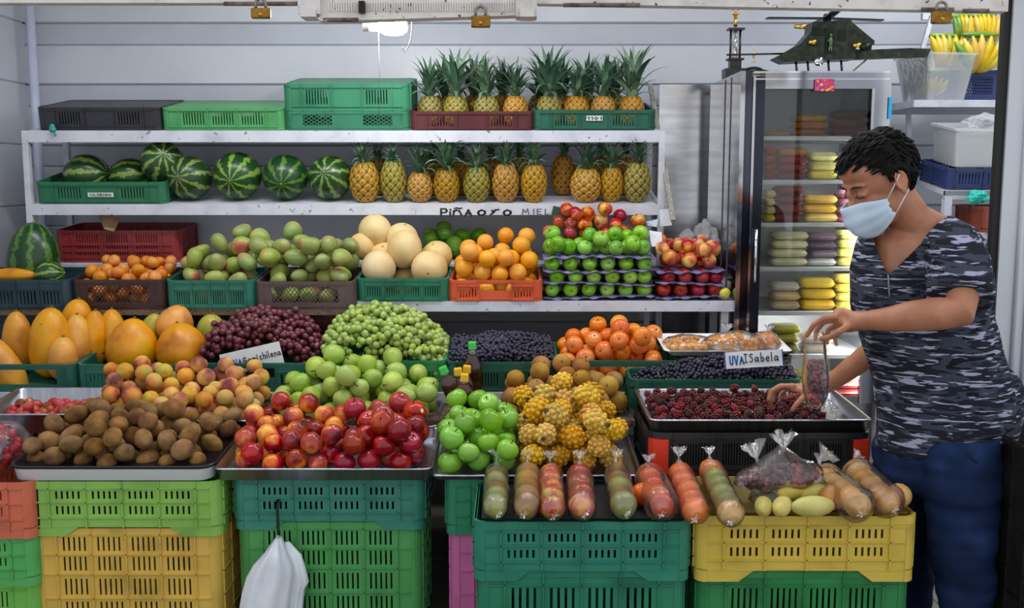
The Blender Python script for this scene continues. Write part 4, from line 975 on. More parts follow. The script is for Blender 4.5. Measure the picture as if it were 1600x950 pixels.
# ================================================================== WATERMELONS
def wm_mat(name, light, dark, n=9, dist=.62):
    m, nt, b = newmat(name); tc = nt.nodes.new('ShaderNodeTexCoord'); sp = nt.nodes.new('ShaderNodeSeparateXYZ'); nt.links.new(tc.outputs['Object'], sp.inputs[0])
    at = nt.nodes.new('ShaderNodeMath'); at.operation = 'ARCTAN2'; nt.links.new(sp.outputs[1], at.inputs[0]); nt.links.new(sp.outputs[0], at.inputs[1])
    n1 = noisetex(nt, coords(nt, (1, 1, 1), 13), 34, 5, .7); m1 = nt.nodes.new('ShaderNodeMath'); m1.operation = 'MULTIPLY_ADD'; m1.inputs[1].default_value = dist; nt.links.new(n1.outputs[0], m1.inputs[0]); nt.links.new(at.outputs[0], m1.inputs[2])
    m2 = nt.nodes.new('ShaderNodeMath'); m2.operation = 'MULTIPLY'; m2.inputs[1].default_value = n; nt.links.new(m1.outputs[0], m2.inputs[0])
    sn = nt.nodes.new('ShaderNodeMath'); sn.operation = 'SINE'; nt.links.new(m2.outputs[0], sn.inputs[0])
    n2 = noisetex(nt, coords(nt, (1, 1, 1), 13), 60, 3); m3 = nt.nodes.new('ShaderNodeMath'); m3.operation = 'MULTIPLY_ADD'; m3.inputs[1].default_value = 1.9; nt.links.new(n2.outputs[0], m3.inputs[0]); nt.links.new(sn.outputs[0], m3.inputs[2])
    r = ramp(nt, m3.outputs[0], [(.0, light), (.28, light), (.56, dark), (1, dark)]); nt.links.new(varyhsv(nt, r.outputs[0], .008, .08, .12), b.inputs['Base Color']); b.inputs['Roughness'].default_value = .3; return m
WM1 = wm_mat('watermelon_rind', '#7c9642', '#1d421c'); WM2 = wm_mat('watermelon_dark', '#4d7a30', '#173c19', 9, .8)
def wmelon(Mx, rx, rz, label, mat, rot):
    me = MB().lathe(prof_sphere(18, rx, rz), 30).mesh('watermelon', mat); o = put('watermelon', me, None, Mx @ rot); tag(o, label, 'watermelon', 'watermelons')
    MB().tube([(0, 0, rz - .002), (.002, 0, rz + .004)], [.006, .004], 8).obj('stem_scar', plain('scar_tan', '#8a7a4c', .8), o); return o
for i, (u, rp, mt, lab) in enumerate(((298, 34, WM1, 'pale striped watermelon on middle shelf beside the green crate'), (372, 37, WM1, 'large pale striped watermelon on middle shelf, second after the crate'), (447, 35, WM2, 'dark green watermelon on the middle shelf between two pale ones'), (517, 34, WM1, 'striped watermelon with stem scar beside the first pineapple'))):
    r = px(rp, 4.58); wmelon(S2 @ T(XU(u, 4.6, 291), r + .012, r + .001), r, r * 1.06, lab, mt, RX(78 + 12 * (i % 3)) @ RZ(i * 40) @ RY(8 * i - 12))
Mk, w, d, h = K_wm
for i, (u, rp, lab) in enumerate(((135, 32, 'watermelon in the green middle shelf crate, at its left'), (203, 29, 'watermelon in the green middle shelf crate, at its right'))):
    r = px(rp, 4.65); wmelon(Mk @ T(XU(u, 4.66, 275) - Mk.translation.x, -.01, r + .008), r, r * 1.12, lab, WM1, RZ(20 * i - 10) @ RY(85))
c = W(254, 253, 4.60); wmelon(T(*c), px(33, 4.6), px(34, 4.6), 'watermelon resting on top between the green crate and its neighbour', WM1, RX(70) @ RY(20))
c = W(52, 398, 4.34); zb = z2l + .02
wmelon(T(c.x, 4.34, zb + .165), .107, .165, 'big upright dark watermelon at far left in the blue green crate', WM2, RY(3))
c = W(78, 430, 4.24); wmelon(T(c.x, 4.24, c.z), .058, .06, 'small watermelon in front of the big upright watermelon', WM1, RY(80))
# ================================================================== PAPAYAS
def papaya_mesh(r, L, mat, neck=.55):
    def f(a, rr, z):
        t = (z / (L / 2) + 1) / 2; k = 1 - (1 - neck) * max(0, (t - .45) / .55) ** 1.3; k2 = (1 - abs(2 * t - 1) ** 3.2) ** .5; k1 = max(1e-6, (1 - (2 * t - 1) ** 2)) ** .5; return rr * k * (.45 + .55 * k2 / k1 if k1 > .05 else 1), z
    def rid(v):
        a = math.atan2(v.y, v.x); k = 1 + .03 * math.cos(5 * a); return Vector((v.x * k, v.y * k, v.z))
    return MB().lathe(prof_sphere(16, r, L / 2, f), 24, fn=rid).mesh('papaya', mat)
def papaya(u, v, Y, wp, hp, rz, lab, mat=m_papaya, lean=0, neck=.86):
    c = W(u, v, Y); r = px(wp, Y) / 2; L = px(hp, Y); me = papaya_mesh(r, L, mat, neck)
    o = put('papaya', me, None, T(*c) @ RX(-lean) @ RY(rz)); tag(o, lab, 'papaya', 'papayas')
    MB().tube([(0, 0, L / 2 - .004), (.002, 0, L / 2 + .006)], [.007, .005], 8).obj('stem', plain('papaya_stem', '#6a5a2c', .8), o)
for a in ((28, 535, 4.06, 46, 100, 0, 'papaya in a clear bag at the far left of the papaya crate'), (78, 535, 3.99, 62, 112, 5, 'largest upright papaya in the far left crate'), (120, 503, 4.11, 48, 74, 8, 'papaya rising highest at the back of the far left crate'),
          (121, 538, 4.03, 46, 96, 2, 'slim upright papaya beside the largest papaya'), (148, 530, 4.06, 40, 92, 4, 'fourth slim papaya leaning at the right of the far left crate'), (176, 525, 4.09, 42, 86, 0, 'papaya at right rear of the far left papaya crate'), (98, 560, 3.93, 46, 70, 4, 'short brownish papaya low in front of the largest one'), (6, 572, 3.93, 50, 110, -30, 'papaya leaning out at the far left edge')):
    papaya(*a)
papaya(207, 541, 3.97, 80, 90, 6, 'large orange papaya at left in the green crate, ribbed', neck=.7); papaya(284, 545, 3.97, 80, 84, -8, 'large orange papaya beside the red grapes', neck=.75)
papaya(274, 506, 4.10, 58, 62, 20, 'papaya behind the two large papayas', neck=.7); papaya(329, 517, 4.11, 44, 54, 10, 'round yellow green papaya next to red grapes', m_papgreen, neck=.9)
papaya(235, 522, 4.11, 40, 70, 20, 'greenish papaya tucked behind the two large ones', m_papgreen, neck=.8)
papaya(22, 430, 4.24, 24, 70, 90, 'yellow papaya lying in the crate below the big watermelon', neck=.8)
# ================================================================== MELONS
for i, (u, v, Y, rp, asp, lab) in enumerate(((592, 418, 4.29, 27, 1.02, 'round pale melon at front left of the green crate'), (671, 420, 4.29, 29, 1.0, 'pale melon at front right with brown blossom end'), (632, 389, 4.335, 27, 1.14, 'tall pale melon on top in the middle of the melons'), (566, 384, 4.40, 21, 1.0, 'small greyish melon leaning over the mangoes'),
        (586, 361, 4.43, 26, 1.02, 'topmost melon with a grey green patch'), (628, 374, 4.43, 26, 1.0, 'melon half hidden behind the tall middle melon'), (683, 400, 4.42, 24, 1.0, 'tan green melon behind the front right melon'), (600, 402, 4.40, 24, 1.0, 'melon half hidden behind the front left melon'), (632, 440, 4.38, 22, 1.0, 'melon deep in the crate under the tall melon'))):
    c = W(u, v, Y); r = px(rp, Y); me = MB().lathe(prof_sphere(16, r, r * asp, dimp(r, .03)), 24).mesh('melon', m_melon)
    o = put('melon', me, None, T(*c) @ (RX(100) if i == 1 else RX(10 * i - 30) @ RY(14 * (i % 3) - 14))); tag(o, lab, 'melon', 'melons')
    MB().tube([(0, 0, r * asp - .006), (0, 0, r * asp - .002)], [.007, .005], 8).obj('blossom_end', plain('melon_scar', '#8f7444', .9), o)
# ================================================================== APPLES ON PULP TRAYS
m_pulp = noisy('purple_pulp', [(.3, '#55507a'), (.7, '#7d779f')], 30, 4, .85, bmp=.3, bscale=200)
def pulp(M, w, d, label, group, ph=0, amp=.006):
    b = MB(); nx, ny = 48, 20; top = []; 
    f = lambda x, y: amp * math.sin(x * 2 * PI / .077 + ph) * math.cos(y * 2 * PI / .07) + .006 * math.sin(x * 9 + ph * 2)
    for s in (0, 1):
        for j in range(ny + 1):
            for i in range(nx + 1):
                x = -w / 2 + w * i / nx; y = -d / 2 + d * j / ny; top.append((x, y, f(x, y) + s * .003))
    st = nx + 1; o2 = st * (ny + 1); fs = []
    for j in range(ny):
        for i in range(nx):
            q = (j * st + i, j * st + i + 1, (j + 1) * st + i + 1, (j + 1) * st + i); fs.append(q[::-1]); fs.append(tuple(k + o2 for k in q))
    for i in range(nx): fs.append((i, i + 1, o2 + i + 1, o2 + i)); k = ny * st; fs.append((k + i + 1, k + i, o2 + k + i, o2 + k + i + 1))
    for j in range(ny): fs.append(((j + 1) * st, j * st, o2 + j * st, o2 + (j + 1) * st)); k = nx; fs.append((j * st + k, (j + 1) * st + k, o2 + (j + 1) * st + k, o2 + j * st + k))
    b.add(top, fs, True); tag(b.obj('fruit_tray', m_pulp, None, M), label, 'tray', group)
AS = apple_mesh('small_green_apple', .031, m_gapple, .93); AR = apple_mesh('small_red_apple', .031, m_rapple, .95); AB = apple_mesh('blush_apple', .034, m_gala); ST2 = stem_mesh(.013)
PT = .0545
def applestack(u0, u1, layers, lab, grp, meshes, labs, nx):
    x0, x1 = XU(u0, Y2 + .02, 440), XU(u1, Y2 + .02, 440); w = x1 - x0; cx = (x0 + x1) / 2
    for l in range(layers + 1):
        pulp(T(cx, Y2 + .155, z2 + .012 + l * PT), w, .27, '%s purple pulp tray under the %s' % (['bottom', 'second', 'third', 'top'][l] if l < layers else 'topmost', lab), 'purple pulp trays', l * 1.3)
        if l < layers:
            rnd = random.Random(l + nx)
            for i in range(nx):
                for j in range(3):
                    x = -w / 2 + w * (i + .5 + (.25 if l % 2 else 0) * (1 if i < nx - 1 else 0)) / nx
                    o = put('apple', rnd.choice(meshes), None, T(cx + x, Y2 + .058 + j * .078, z2 + .0425 + l * PT) @ randrot(rnd, 'front')); tag(o, '%s, %s layer, %s row' % (labs, ['bottom', 'middle', 'upper'][l], ['front', 'second', 'back'][j]), 'apple', grp); put('stem', ST2, o, T(0, 0, .018))
    return cx, w, z2 + .016 + layers * PT
cx, w, zt = applestack(849, 1023, 3, 'green apple stack', 'green apples layered on pulp trays', [AS], 'green apple in the layered purple tray stack', 6)
Mh = T(cx, Y2 + .155, zt)
pts = pile(20, .0345, -w / 2, w / 2, -.135, .06, lambda x, y, z: z - .12 * y, base=lambda x, y: .004, seed=31)
strew('green_apple', pts, [A_g], .038, Mh, 'green apple heaped on top of the purple trays', 'apple', 'green apples on top of the trays', 'front', [('stem', ST, STM)])
pr = pile(22, .034, -w / 2, w / 2, .02, .145, lambda x, y, z: z - .25 * y + .25 * abs(x - .03), base=lambda x, y: .004, pts=list(pts), seed=32)
strew('blush_apple', pr, [AB, AB, AR], .034, Mh, 'red and yellow apple heaped behind the green apples', 'apple', 'blush apples behind the green ones', 'any', [('stem', ST2, T(0, 0, .02))])
cx, w, zt = applestack(1026, 1134, 2, 'red apple stack', 'red apples layered on pulp trays', [AR], 'dark red apple in the purple trays beside the cooler', 4)
pts = pile(20, .0345, -w / 2 - .005, w / 2 + .005, -.135, .13, lambda x, y, z: z - .12 * y + .3 * abs(x), base=lambda x, y: .004, seed=33)
strew('blush_apple', pts, [AB, AB, A_p], .036, T(cx, Y2 + .155, zt), 'orange red apple heaped on top of the red apple stack', 'apple', 'blush apples near the cooler', 'any', [('stem', ST2, T(0, 0, .02))])
c = W(1133, 459, 4.23); o = put('lemon', round_mesh('lemon', .024, .028, noisy('lemon_peel', [(.3, '#b8ad2c'), (.7, '#d3c84e')], 9, 3, .4)), None, T(c.x, 4.24, z2 + .03) @ RX(60)); tag(o, 'small yellow lemon at right end of the bottom purple tray', 'lemon')
# dark green board leaning behind the apples, bags and papers
c = W(897, 346, 4.50)
tag(MB().box((-.105, -.012, -.06), (.105, .012, .045)).obj('crate_lid', plastic('#0e3f30'), None, T(c.x, 4.485, c.z) @ RY(14)), 'dark green panel standing behind the blush apples', 'panel')
M_film = film('clear_film'); M_filmw = film('milky_film', (.94, .95, .97), .4, .2, .28)
def crumple(name, c, s, mat, lab, cat, seed, n=3):
    bm = bmesh.new(); bmesh.ops.create_icosphere(bm, subdivisions=4, radius=1)
    for v in bm.verts:
        p = v.co.copy(); q = noise.noise(p * 1.6 + Vector((seed, 0, 0))) * .35 + abs(noise.noise(p * 4.3 + Vector((0, seed, 0)))) * .28; v.co = p * (1 + q - .1)
    for f in bm.faces: f.smooth = False
    me = bpy.data.meshes.new(name); bm.to_mesh(me); bm.free(); me.materials.append(mat)
    o = put(name, me, None, T(*c) @ SCL(*s)); return tag(o, lab, cat)
crumple('plastic_bag', W(1102, 372, 4.50), (.055, .05, .075), M_filmw, 'crumpled clear plastic bag behind the apples next to the cooler', 'bag', 1)
crumple('plastic_bag', W(1075, 378, 4.48), (.05, .04, .05), film('teal_film', (.75, .9, .92), .4, .2, .25), 'bluish crumpled plastic bag behind the apples', 'bag', 4)
m_paper = noisy('white_paper', [(.3, '#d8dadf'), (.7, '#eceef2')], 12, 3, .8)
def paper(pts, lab, th=.002, mat=None, name='paper_scrap', cat='paper'):
    n = len(pts); b = MB(); b.add(list(pts) + [p + Vector((0, th, 0)) for p in pts], [tuple(range(n))[::-1], tuple(range(n, 2 * n))] + [(i, (i + 1) % n, (i + 1) % n + n, i + n) for i in range(n)]); return tag(b.obj(name, mat or m_paper, None, None, True), lab, cat)
paper([W(1014, 360, 4.36), W(1034, 363, 4.35), W(1035, 386, 4.33), W(1018, 385, 4.33)], 'white paper slip tucked between the green and red apples')
paper([W(1010, 346, 4.44), W(1028, 342, 4.43), W(1026, 355, 4.42), W(1012, 352, 4.44)], 'pale blue folded paper above the apples', mat=plain('paper_blue', '#b9cbd8', .7))
paper([W(1030, 328, 4.47), W(1046, 326, 4.46), W(1050, 352, 4.44), W(1032, 354, 4.45)], 'white rag hanging at the right end of the middle shelf', mat=plain('rag', '#cdd2da', .8))
paper([W(150, 328, 4.56), W(172, 328, 4.56), W(185, 348, 4.54), W(178, 362, 4.53), W(163, 358, 4.53)], 'brown cardboard strip hanging above the red crate', mat=noisy('cardboard', [(.3, '#7a5f45'), (.7, '#9a7d60')], 20, 4, .9), name='cardboard_strip', cat='cardboard')
# ================================================================== BOTTLES
m_honey = noisy('dark_syrup', [(.3, '#2a0d08'), (.7, '#4a1a0f')], 10, 2, .12, spec=.7); m_gcap = plain('green_cap', '#3fc24a', .4); m_ycap = plain('yellow_cap', '#e6b41e', .4); m_clear = film('bottle_neck', (.86, .78, .7), .5, .05, .1)
def bottle(u, v, Y, w, h, cap, lab, tilt=0, capc=None):
    c = W(u, v, Y); capH = .026; M = T(*c) @ RY(tilt) @ T(0, 0, -h)
    t = thing('syrup_bottle', lab, 'bottle', M, 'syrup bottles')
    b = MB(); d = w * .55; rings = []
    for z, s in ((0, .86), (.006, 1), (h * .52, 1), (h * .62, .92), (h * .72, .55), (h * .76, .36)): rings.append([Vector((x, y, z)) for x, y in rrect(w * s, d * (s if s > .6 else .75), min(w, d) * .24 * s)])
    b.loft(rings, True, True); b.obj('body', m_honey, t)
    MB().tube([(0, 0, h * .75), (0, 0, h - capH + .002)], w * .17, 12).obj('neck', m_clear, t)
    b = MB(); b.loft([[Vector((x, y, z)) for x, y in rrect(q, q, q * .2, 3)] for z, q in ((h - capH, .030), (h - .003, .029), (h, .025))], True, False); b.obj('cap', cap, t)
bottle(691, 573, 3.63, .06, .15, m_gcap, 'syrup bottle with green cap tilted left, beside the pears', -22); bottle(738, 534, 3.79, .07, .215, m_gcap, 'tall syrup bottle with green cap, rearmost of the bottles', 0)
bottle(730, 571, 3.70, .06, .17, m_ycap, 'yellow capped syrup bottle in the middle rear of the bottles', 4); bottle(715, 575, 3.655, .055, .15, m_ycap, 'yellow capped syrup bottle at left of the front bottle', -6); bottle(726, 584, 3.595, .075, .155, m_ycap, 'yellow capped square syrup bottle standing foremost', 3)
# ================================================================== SIGNS
def sign(name, label, M, w, h, edge=None):
    t = thing(name, label, 'sign', M); MB().box((-w / 2, 0, -h / 2), (w / 2, .0025, h / 2)).obj('card', m_paper, t)
    if edge:
        for s in (-1, 1): MB().box((s * w / 2 - (.004 if s > 0 else -.0), -.0006, -h / 2), (s * w / 2 + (.004 if s < 0 else .0), 0, h / 2)).obj('border', edge, t)
    return t
c = W(1178, 561, 3.675); t = sign('price_sign', 'white card sign reading UVA Isabela above dark grapes', T(c.x, 3.675, c.z) @ RY(-3.5) @ RX(-10), .214, .060, plain('sign_blue', '#274a8e', .6))
write(t, 'UVA', .031, .0058, M_inkblue, T(-.088, -.0016, -.016), width=.050); write(t, 'JSabela', .032, .0036, M_ink, T(-.036, -.0016, -.011), width=.125)
c = W(393, 561, 3.858); t = sign('price_sign', 'white card reading Gomi chilena tucked before the red grapes', T(c.x, 3.862, c.z) @ RY(-13), .235, .085)
write(t, 'UVA GomiJ', .022, .003, M_ink, T(-.10, -.0016, -.012), width=.10) if False else None
write(t, 'UVA', .024, .0034, M_inkblue, T(-.085, -.0016, -.012), width=.045); write(t, 'Gomi', .024, .0034, M_ink, T(-.033, -.0016, -.011), width=.055); write(t, 'chilena', .026, .0034, M_ink, T(.032, -.0016, -.010), width=.082)
for (Mk, w, d, h), txt, wd_, hh, lab, zz in ((K_wm, 'COLSUBSIDIO', .112, .019, 1, .42), (K_gr, '1101', .07, .021, 2, .60)):
    par = [o for o in bpy.data.objects if o.parent is None and o.type == 'EMPTY' and (o.matrix_world.translation - Mk.translation).length < 1e-4][0]
    MB().box((-wd_ / 2, -d / 2 - .0062, h * zz - hh / 2), (wd_ / 2, -d / 2 - .0048, h * zz + hh / 2)).obj('name_label', plain('label_white', '#dfe6e6', .6), par)
    write(par, txt, hh * .62, .0022, plain('label_ink', '#5a6668', .7), T(-wd_ * .42, -d / 2 - .0068, h * zz - hh * .3), width=wd_ * .84)
# ================================================================== DISPLAY COOLER
YG = 4.2; GD = .60
gx0, gx1 = XU(1150, YG, 300), XU(1386, YG, 300); gz1 = ZV(112, YG); gz0 = ZV(628, YG)
M_mir = noisy('mirror_steel', [(.3, '#a6a6aa'), (.7, '#c4c4c8')], 3, 2, rough=.09, metal=1)
M_wht = plain('cooler_white', '#e8eaee', .5)
m_glass, nt, b_ = newmat('cooler_glass'); nt.nodes.remove(b_)
g1 = nt.nodes.new('ShaderNodeBsdfTransparent'); g1.inputs[0].default_value = (.94, .96, .95, 1); g2 = nt.nodes.new('ShaderNodeBsdfGlossy'); g2.inputs['Roughness'].default_value = .02
g3 = nt.nodes.new('ShaderNodeFresnel'); g3.inputs[0].default_value = 1.5; g4 = nt.nodes.new('ShaderNodeMixShader')
nt.links.new(g3.outputs[0], g4.inputs[0]); nt.links.new(g1.outputs[0], g4.inputs[1]); nt.links.new(g2.outputs[0], g4.inputs[2]); nt.links.new(g4.outputs[0], nt.nodes['Material Output'].inputs[0])
fr = thing('display_cooler', 'tall stainless steel glass door cooler behind the man', 'cooler', T(gx0, YG, 0))
gw = gx1 - gx0
def fb(n, lo, hi, m=M_mir, par=fr): return MB().box(lo, hi).obj(n, m, par)
fb('side_panel', (0, .02, gz0 - .55 if gz0 > .6 else .05), (.02, GD, gz1)); fb('side_panel', (gw - .02, .02, .05), (gw, GD, gz1)); fb('back_panel', (.02, GD - .02, .05), (gw - .02, GD, gz1 - .02), M_wht)
fb('top_panel', (.02, .02, gz1 - .03), (gw - .02, GD, gz1)); fb('base_panel', (.02, .0, .05), (gw - .02, GD - .02, gz0), M_mir)
for k in (.2, .4): MB().box((-.003, GD * k + .02, .06), (-.0003, GD * k + .026, gz1 - .01)).obj('panel_seam', plain('seam_dark', '#5c5c62', .4, .8), fr)
pxg = lambda u: XU(u, YG - .02, 300) - gx0
zg = lambda v: ZV(v, YG - .02)
door = fb('door_frame', (0, -.035, gz0), (pxg(1159), .018, gz1))
fb('door_frame', (pxg(1160), -.03, gz0), (pxg(1170), .018, gz1 - .004), plain('dark_mirror', '#4a4a55', .12, 1)); fb('door_frame', (pxg(1171), -.034, gz0), (pxg(1175), .018, gz1 - .02), M_mir); fb('door_frame', (pxg(1176), -.028, gz0), (pxg(1190), .018, gz1 - .02), plain('door_gasket', '#33353f', .2, .8))
fb('door_frame', (pxg(1358), -.03, gz0), (pxg(1384), .018, gz1)); fb('door_frame', (pxg(1190), -.03, zg(139)), (pxg(1358), .018, gz1)); fb('door_frame', (pxg(1190), -.03, gz0), (pxg(1358), .018, gz0 + .03))
for v in (113, 124): fb('trim_strip', (pxg(1172), -.037, zg(v) - .003), (pxg(1380), -.03, zg(v) + .003), plain('chrome', '#e0e0e4', .08, 1))
fb('trim_strip', (pxg(1354), -.036, gz0), (pxg(1358), -.03, zg(139)), plain('chrome', '#e0e0e4', .08, 1))
fb('glass_pane', (pxg(1190), -.012, gz0 + .03), (pxg(1358), -.008, zg(139)), m_glass)
hd = MB(); hd.tube([(pxg(1181), -.05, zg(440)), (pxg(1181), -.05, zg(358))], .006, 10)
for v in (366, 432): hd.tube([(pxg(1181), -.05, zg(v)), (pxg(1181), -.026, zg(v))], .004, 8)
hd.obj('handle', plain('chrome', '#e0e0e4', .08, 1), fr)
fb('hinge_sticker', (pxg(1380), -.038, zg(186)), (pxg(1385), -.0355, zg(152)), plain('sticker_blue', '#2aa6d6', .4))
fb('logo_sticker', (pxg(1265), -.0385, zg(143)), (pxg(1295), -.0372, zg(124)), noisy('sticker_print', [(.3, '#f0d23c'), (.42, '#d92a2a'), (.55, '#7a2a8c'), (.65, '#e86a2a'), (.8, '#f4f0e6')], 60, 2, .4))
shv = [213, 281, 348, 417, 486, 553]
for v in shv: fb('shelf', (.022, .03, ZV(v, YG + .05) - .016), (gw - .022, GD - .03, ZV(v, YG + .05)), plain('shelf_white', '#d5d8dc', .4))
ledx = gw - .045
o = fb('led_strip', (ledx, .022, gz0 + .05), (ledx + .018, .03, gz1 - .28), plain('led_glow', '#ffffff', .4, emit=14))
l = area('cooler_light', (gx0 + ledx - .012, YG + .06, (gz0 + gz1) / 2 - .15), .06, 1.0, 22, rot=(0, R(90), 0), col=(1, .98, .93)); l.rotation_euler = Euler((0, R(90), 0)); l.data.size = .95; l.data.size_y = .04
# packs of frozen fruit pulp
def packmesh(m, w=.125, d=.10, h=.034):
    b = MB(); nx, ny = 18, 8; vs = []; fs = []
    def hgt(a, c): return (max(0, 1 - abs(a) ** 7) * max(0, 1 - abs(c) ** 4)) ** .5
    for s in (1, -1):
        for j in range(ny + 1):
            for i in range(nx + 1):
                a = -1 + 2 * i / nx; c = -1 + 2 * j / ny; vs.append((a * w / 2 * (1 - .05 * c * c), c * d / 2, s * h / 2 * hgt(a, c)))
    st = nx + 1; o2 = st * (ny + 1)
    for j in range(ny):
        for i in range(nx):
            q = (j * st + i, j * st + i + 1, (j + 1) * st + i + 1, (j + 1) * st + i); fs.append(q); fs.append(tuple(k + o2 for k in q[::-1]))
    b.add(vs, fs, True); return b.mesh('pulp_pack', m)
_pk = {}
def pack_stack(u0, u1, vb, n, cols, lab, dy=.10, hpx=12.5):
    x0, x1 = XU(u0, YG + dy, vb), XU(u1, YG + dy, vb); w = (x1 - x0) * 1.02; z = ZV(vb - .5, YG + .05) ; h = px(hpx, YG + dy)
    for k in range(n):
        col = cols[min(k, len(cols) - 1)]; key = (col, round(w, 2))
        if key not in _pk: _pk[key] = packmesh(noisy('pulp_' + col, [(.3, tuple(x * .75 for x in rgb(col)[:3])), (.6, rgb(col)[:3]), (.85, tuple(min(1, x * 1.15 + .03) for x in rgb(col)[:3]))], 22, 4, .3, 0, .01, .05, .08, bmp=.4, bscale=70, coat=.4), w)
        o = put('pulp_pack', _pk[key], None, T((x0 + x1) / 2 + random.uniform(-.004, .004), YG + dy, z + h * (k + .5)) @ RZ(random.uniform(-3, 3)) @ SCL(1, 1, h / .034))
        pos = ['bottom', 'second', 'third', 'fourth', 'fifth'][k] if k < n - 1 or n == 1 else 'top'
        tag(o, '%s pack of %s' % ('single' if n == 1 else pos, lab), 'pulp pack', 'frozen pulp packs in the cooler')
pack_stack(1236, 1289, 213, 3, ['#b5722a', '#c98a3a', '#d99a3c'], 'orange pulp on the top cooler shelf', hpx=11); pack_stack(1194, 1233, 213, 1, ['#c27a24'], 'orange pulp at left of top cooler shelf', hpx=9)
pack_stack(1296, 1350, 213, 3, ['#8f3a20', '#a04a24', '#7a3a26'], 'reddish brown pulp at right of top cooler shelf', .22, 14)
pack_stack(1192, 1209, 281, 4, ['#b8401e', '#c24a22'], 'red orange pulp at left of second cooler shelf', .12); pack_stack(1209, 1257, 281, 4, ['#8a2f2c', '#9c3a3a', '#a54444', '#c98a4a'], 'dark red pulp on second cooler shelf', hpx=12); pack_stack(1259, 1303, 281, 3, ['#e3d44c', '#e8dc8a', '#ece49a'], 'pale yellow pulp on second cooler shelf', hpx=14); pack_stack(1306, 1350, 281, 3, ['#b8b8a8'], 'grey white pulp at right of second cooler shelf', hpx=14)
pack_stack(1192, 1206, 348, 4, ['#d9b83c', '#e0cf8a'], 'yellow pulp at left of third cooler shelf'); pack_stack(1206, 1250, 348, 4, ['#7a2c2c', '#8a3434', '#7a3030'], 'wine red pulp on third cooler shelf', hpx=14); pack_stack(1251, 1303, 348, 3, ['#e6cf62', '#ecc63c', '#eccb4a'], 'bright yellow pulp on third cooler shelf', hpx=14); pack_stack(1305, 1352, 348, 4, ['#d06a8a', '#d98aa0', '#b87a98'], 'pink pulp on third cooler shelf, by the man')
pack_stack(1201, 1257, 417, 4, ['#e0d9a8', '#dcd6ac', '#e0dcb6', '#cfcb9c'], 'cream pulp on fourth cooler shelf', hpx=13.5); pack_stack(1258, 1302, 417, 4, ['#cfd0d6', '#6a5a66', '#5c4a5c', '#6a4f66'], 'grey purple pulp on fourth cooler shelf', hpx=13); pack_stack(1304, 1350, 417, 4, ['#ecdf70', '#efe58a'], 'light yellow pulp on fourth cooler shelf', hpx=14)
pack_stack(1202, 1245, 486, 3, ['#c9b49a', '#d0b08a', '#d6cfc4'], 'peach white pulp on fifth cooler shelf', hpx=15); pack_stack(1246, 1299, 486, 3, ['#e6bd22', '#ecc42a'], 'golden yellow pulp on fifth cooler shelf', hpx=17); pack_stack(1301, 1350, 486, 4, ['#ecd86a'], 'pale golden pulp at right of fifth cooler shelf', hpx=14)
pack_stack(1200, 1245, 553, 3, ['#8f8a2a', '#a09a30'], 'olive pulp on sixth cooler shelf', hpx=15); pack_stack(1250, 1300, 553, 2, ['#b09a8a'], 'beige pulp on sixth cooler shelf', hpx=15)
pack_stack(1200, 1255, 622, 3, ['#9a8a3a'], 'olive pulp at the cooler bottom', hpx=14); pack_stack(1296, 1350, 622, 3, ['#a84a4c', '#b86a60', '#c08a80'], 'reddish pulp at the bright cooler bottom', hpx=13)

# ================================================================== TROPHY AND MODEL HELICOPTER ON THE COOLER
m_blk = plain('trophy_black', '#181214', .35); m_gold = plain('gold_plate', '#c9a24a', .3, .9); m_olive = noisy('olive_metal', [(.3, '#191d17'), (.6, '#2d3327'), (.85, '#50543f')], 40, 4, .35, .6); m_olived = plain('heli_dark', '#14180f', .35, .5)
Yt = 4.5; zt = gz1
c0 = W(1147, 112, Yt); t = thing('trophy', 'small trophy with black columns and gold figure on cooler', 'trophy', T(c0.x, Yt, zt))
zz = lambda v: ZV(v, Yt) - zt
MB().box((-.045, -.04, .0), (.05, .04, max(.012, zz(108)))).obj('base', m_blk, t); MB().box((-.022, -.022, .01), (.026, .022, zz(93))).obj('plinth', m_blk, t)
for v in (93, 46): MB().box((-.032, -.028, zz(v) - .004), (.036, .028, zz(v) + .004)).obj('platform', m_blk, t)
for s in (-1, 1): MB().tube([(.002 + s * .02, 0, zz(93)), (.002 + s * .02, 0, zz(46))], .005, 8).obj('column', m_blk, t)
MB().tube([(.002, 0, zz(93)), (.002, 0, zz(46))], .011, 12).obj('column', noisy('trophy_stripe', [(.45, '#e6e6ea'), (.55, '#8a8a90')], 60, 1, .2, .3, stretch=(1, 1, .5)), t)
b = MB(); g = zz(42); b.tube([(.0, 0, g), (.002, 0, g + .02), (.0, 0, g + .045)], [.008, .009, .006], 8); b.ell((0, 0, g + .055), .008, 8, 6); b.tube([(0, 0, g + .04), (-.014, 0, g + .055), (-.012, 0, g + .078)], .003, 6); b.tube([(0, 0, g + .04), (.014, 0, g + .058), (.008, 0, g + .080)], .003, 6); b.obj('figure', m_gold, t)
Yh = 4.45; base = W(1290, 112, Yh); hl = thing('model_helicopter', 'dark olive scrap metal model helicopter standing on the cooler', 'model helicopter', T(base.x, Yh, gz1))
def hp(u, v): p = W(u, v, Yh); return (p.x - base.x, p.z - gz1)
def hprism(n, pts, y0, y1, m=m_olive): return MB().prism([hp(*q) for q in pts], y0, y1).obj(n, m, hl, None, True)
hprism('fuselage', [(1207, 92), (1222, 84), (1246, 70), (1262, 52), (1264, 38), (1322, 33), (1332, 46), (1330, 94), (1222, 99)], -.055, .055)
hprism('engine_cowl', [(1322, 36), (1330, 40), (1361, 66), (1360, 72), (1322, 70)], -.045, .045)
hprism('tail_boom', [(1322, 76), (1345, 79), (1418, 76), (1452, 77), (1446, 89), (1325, 94)], -.022, .022)
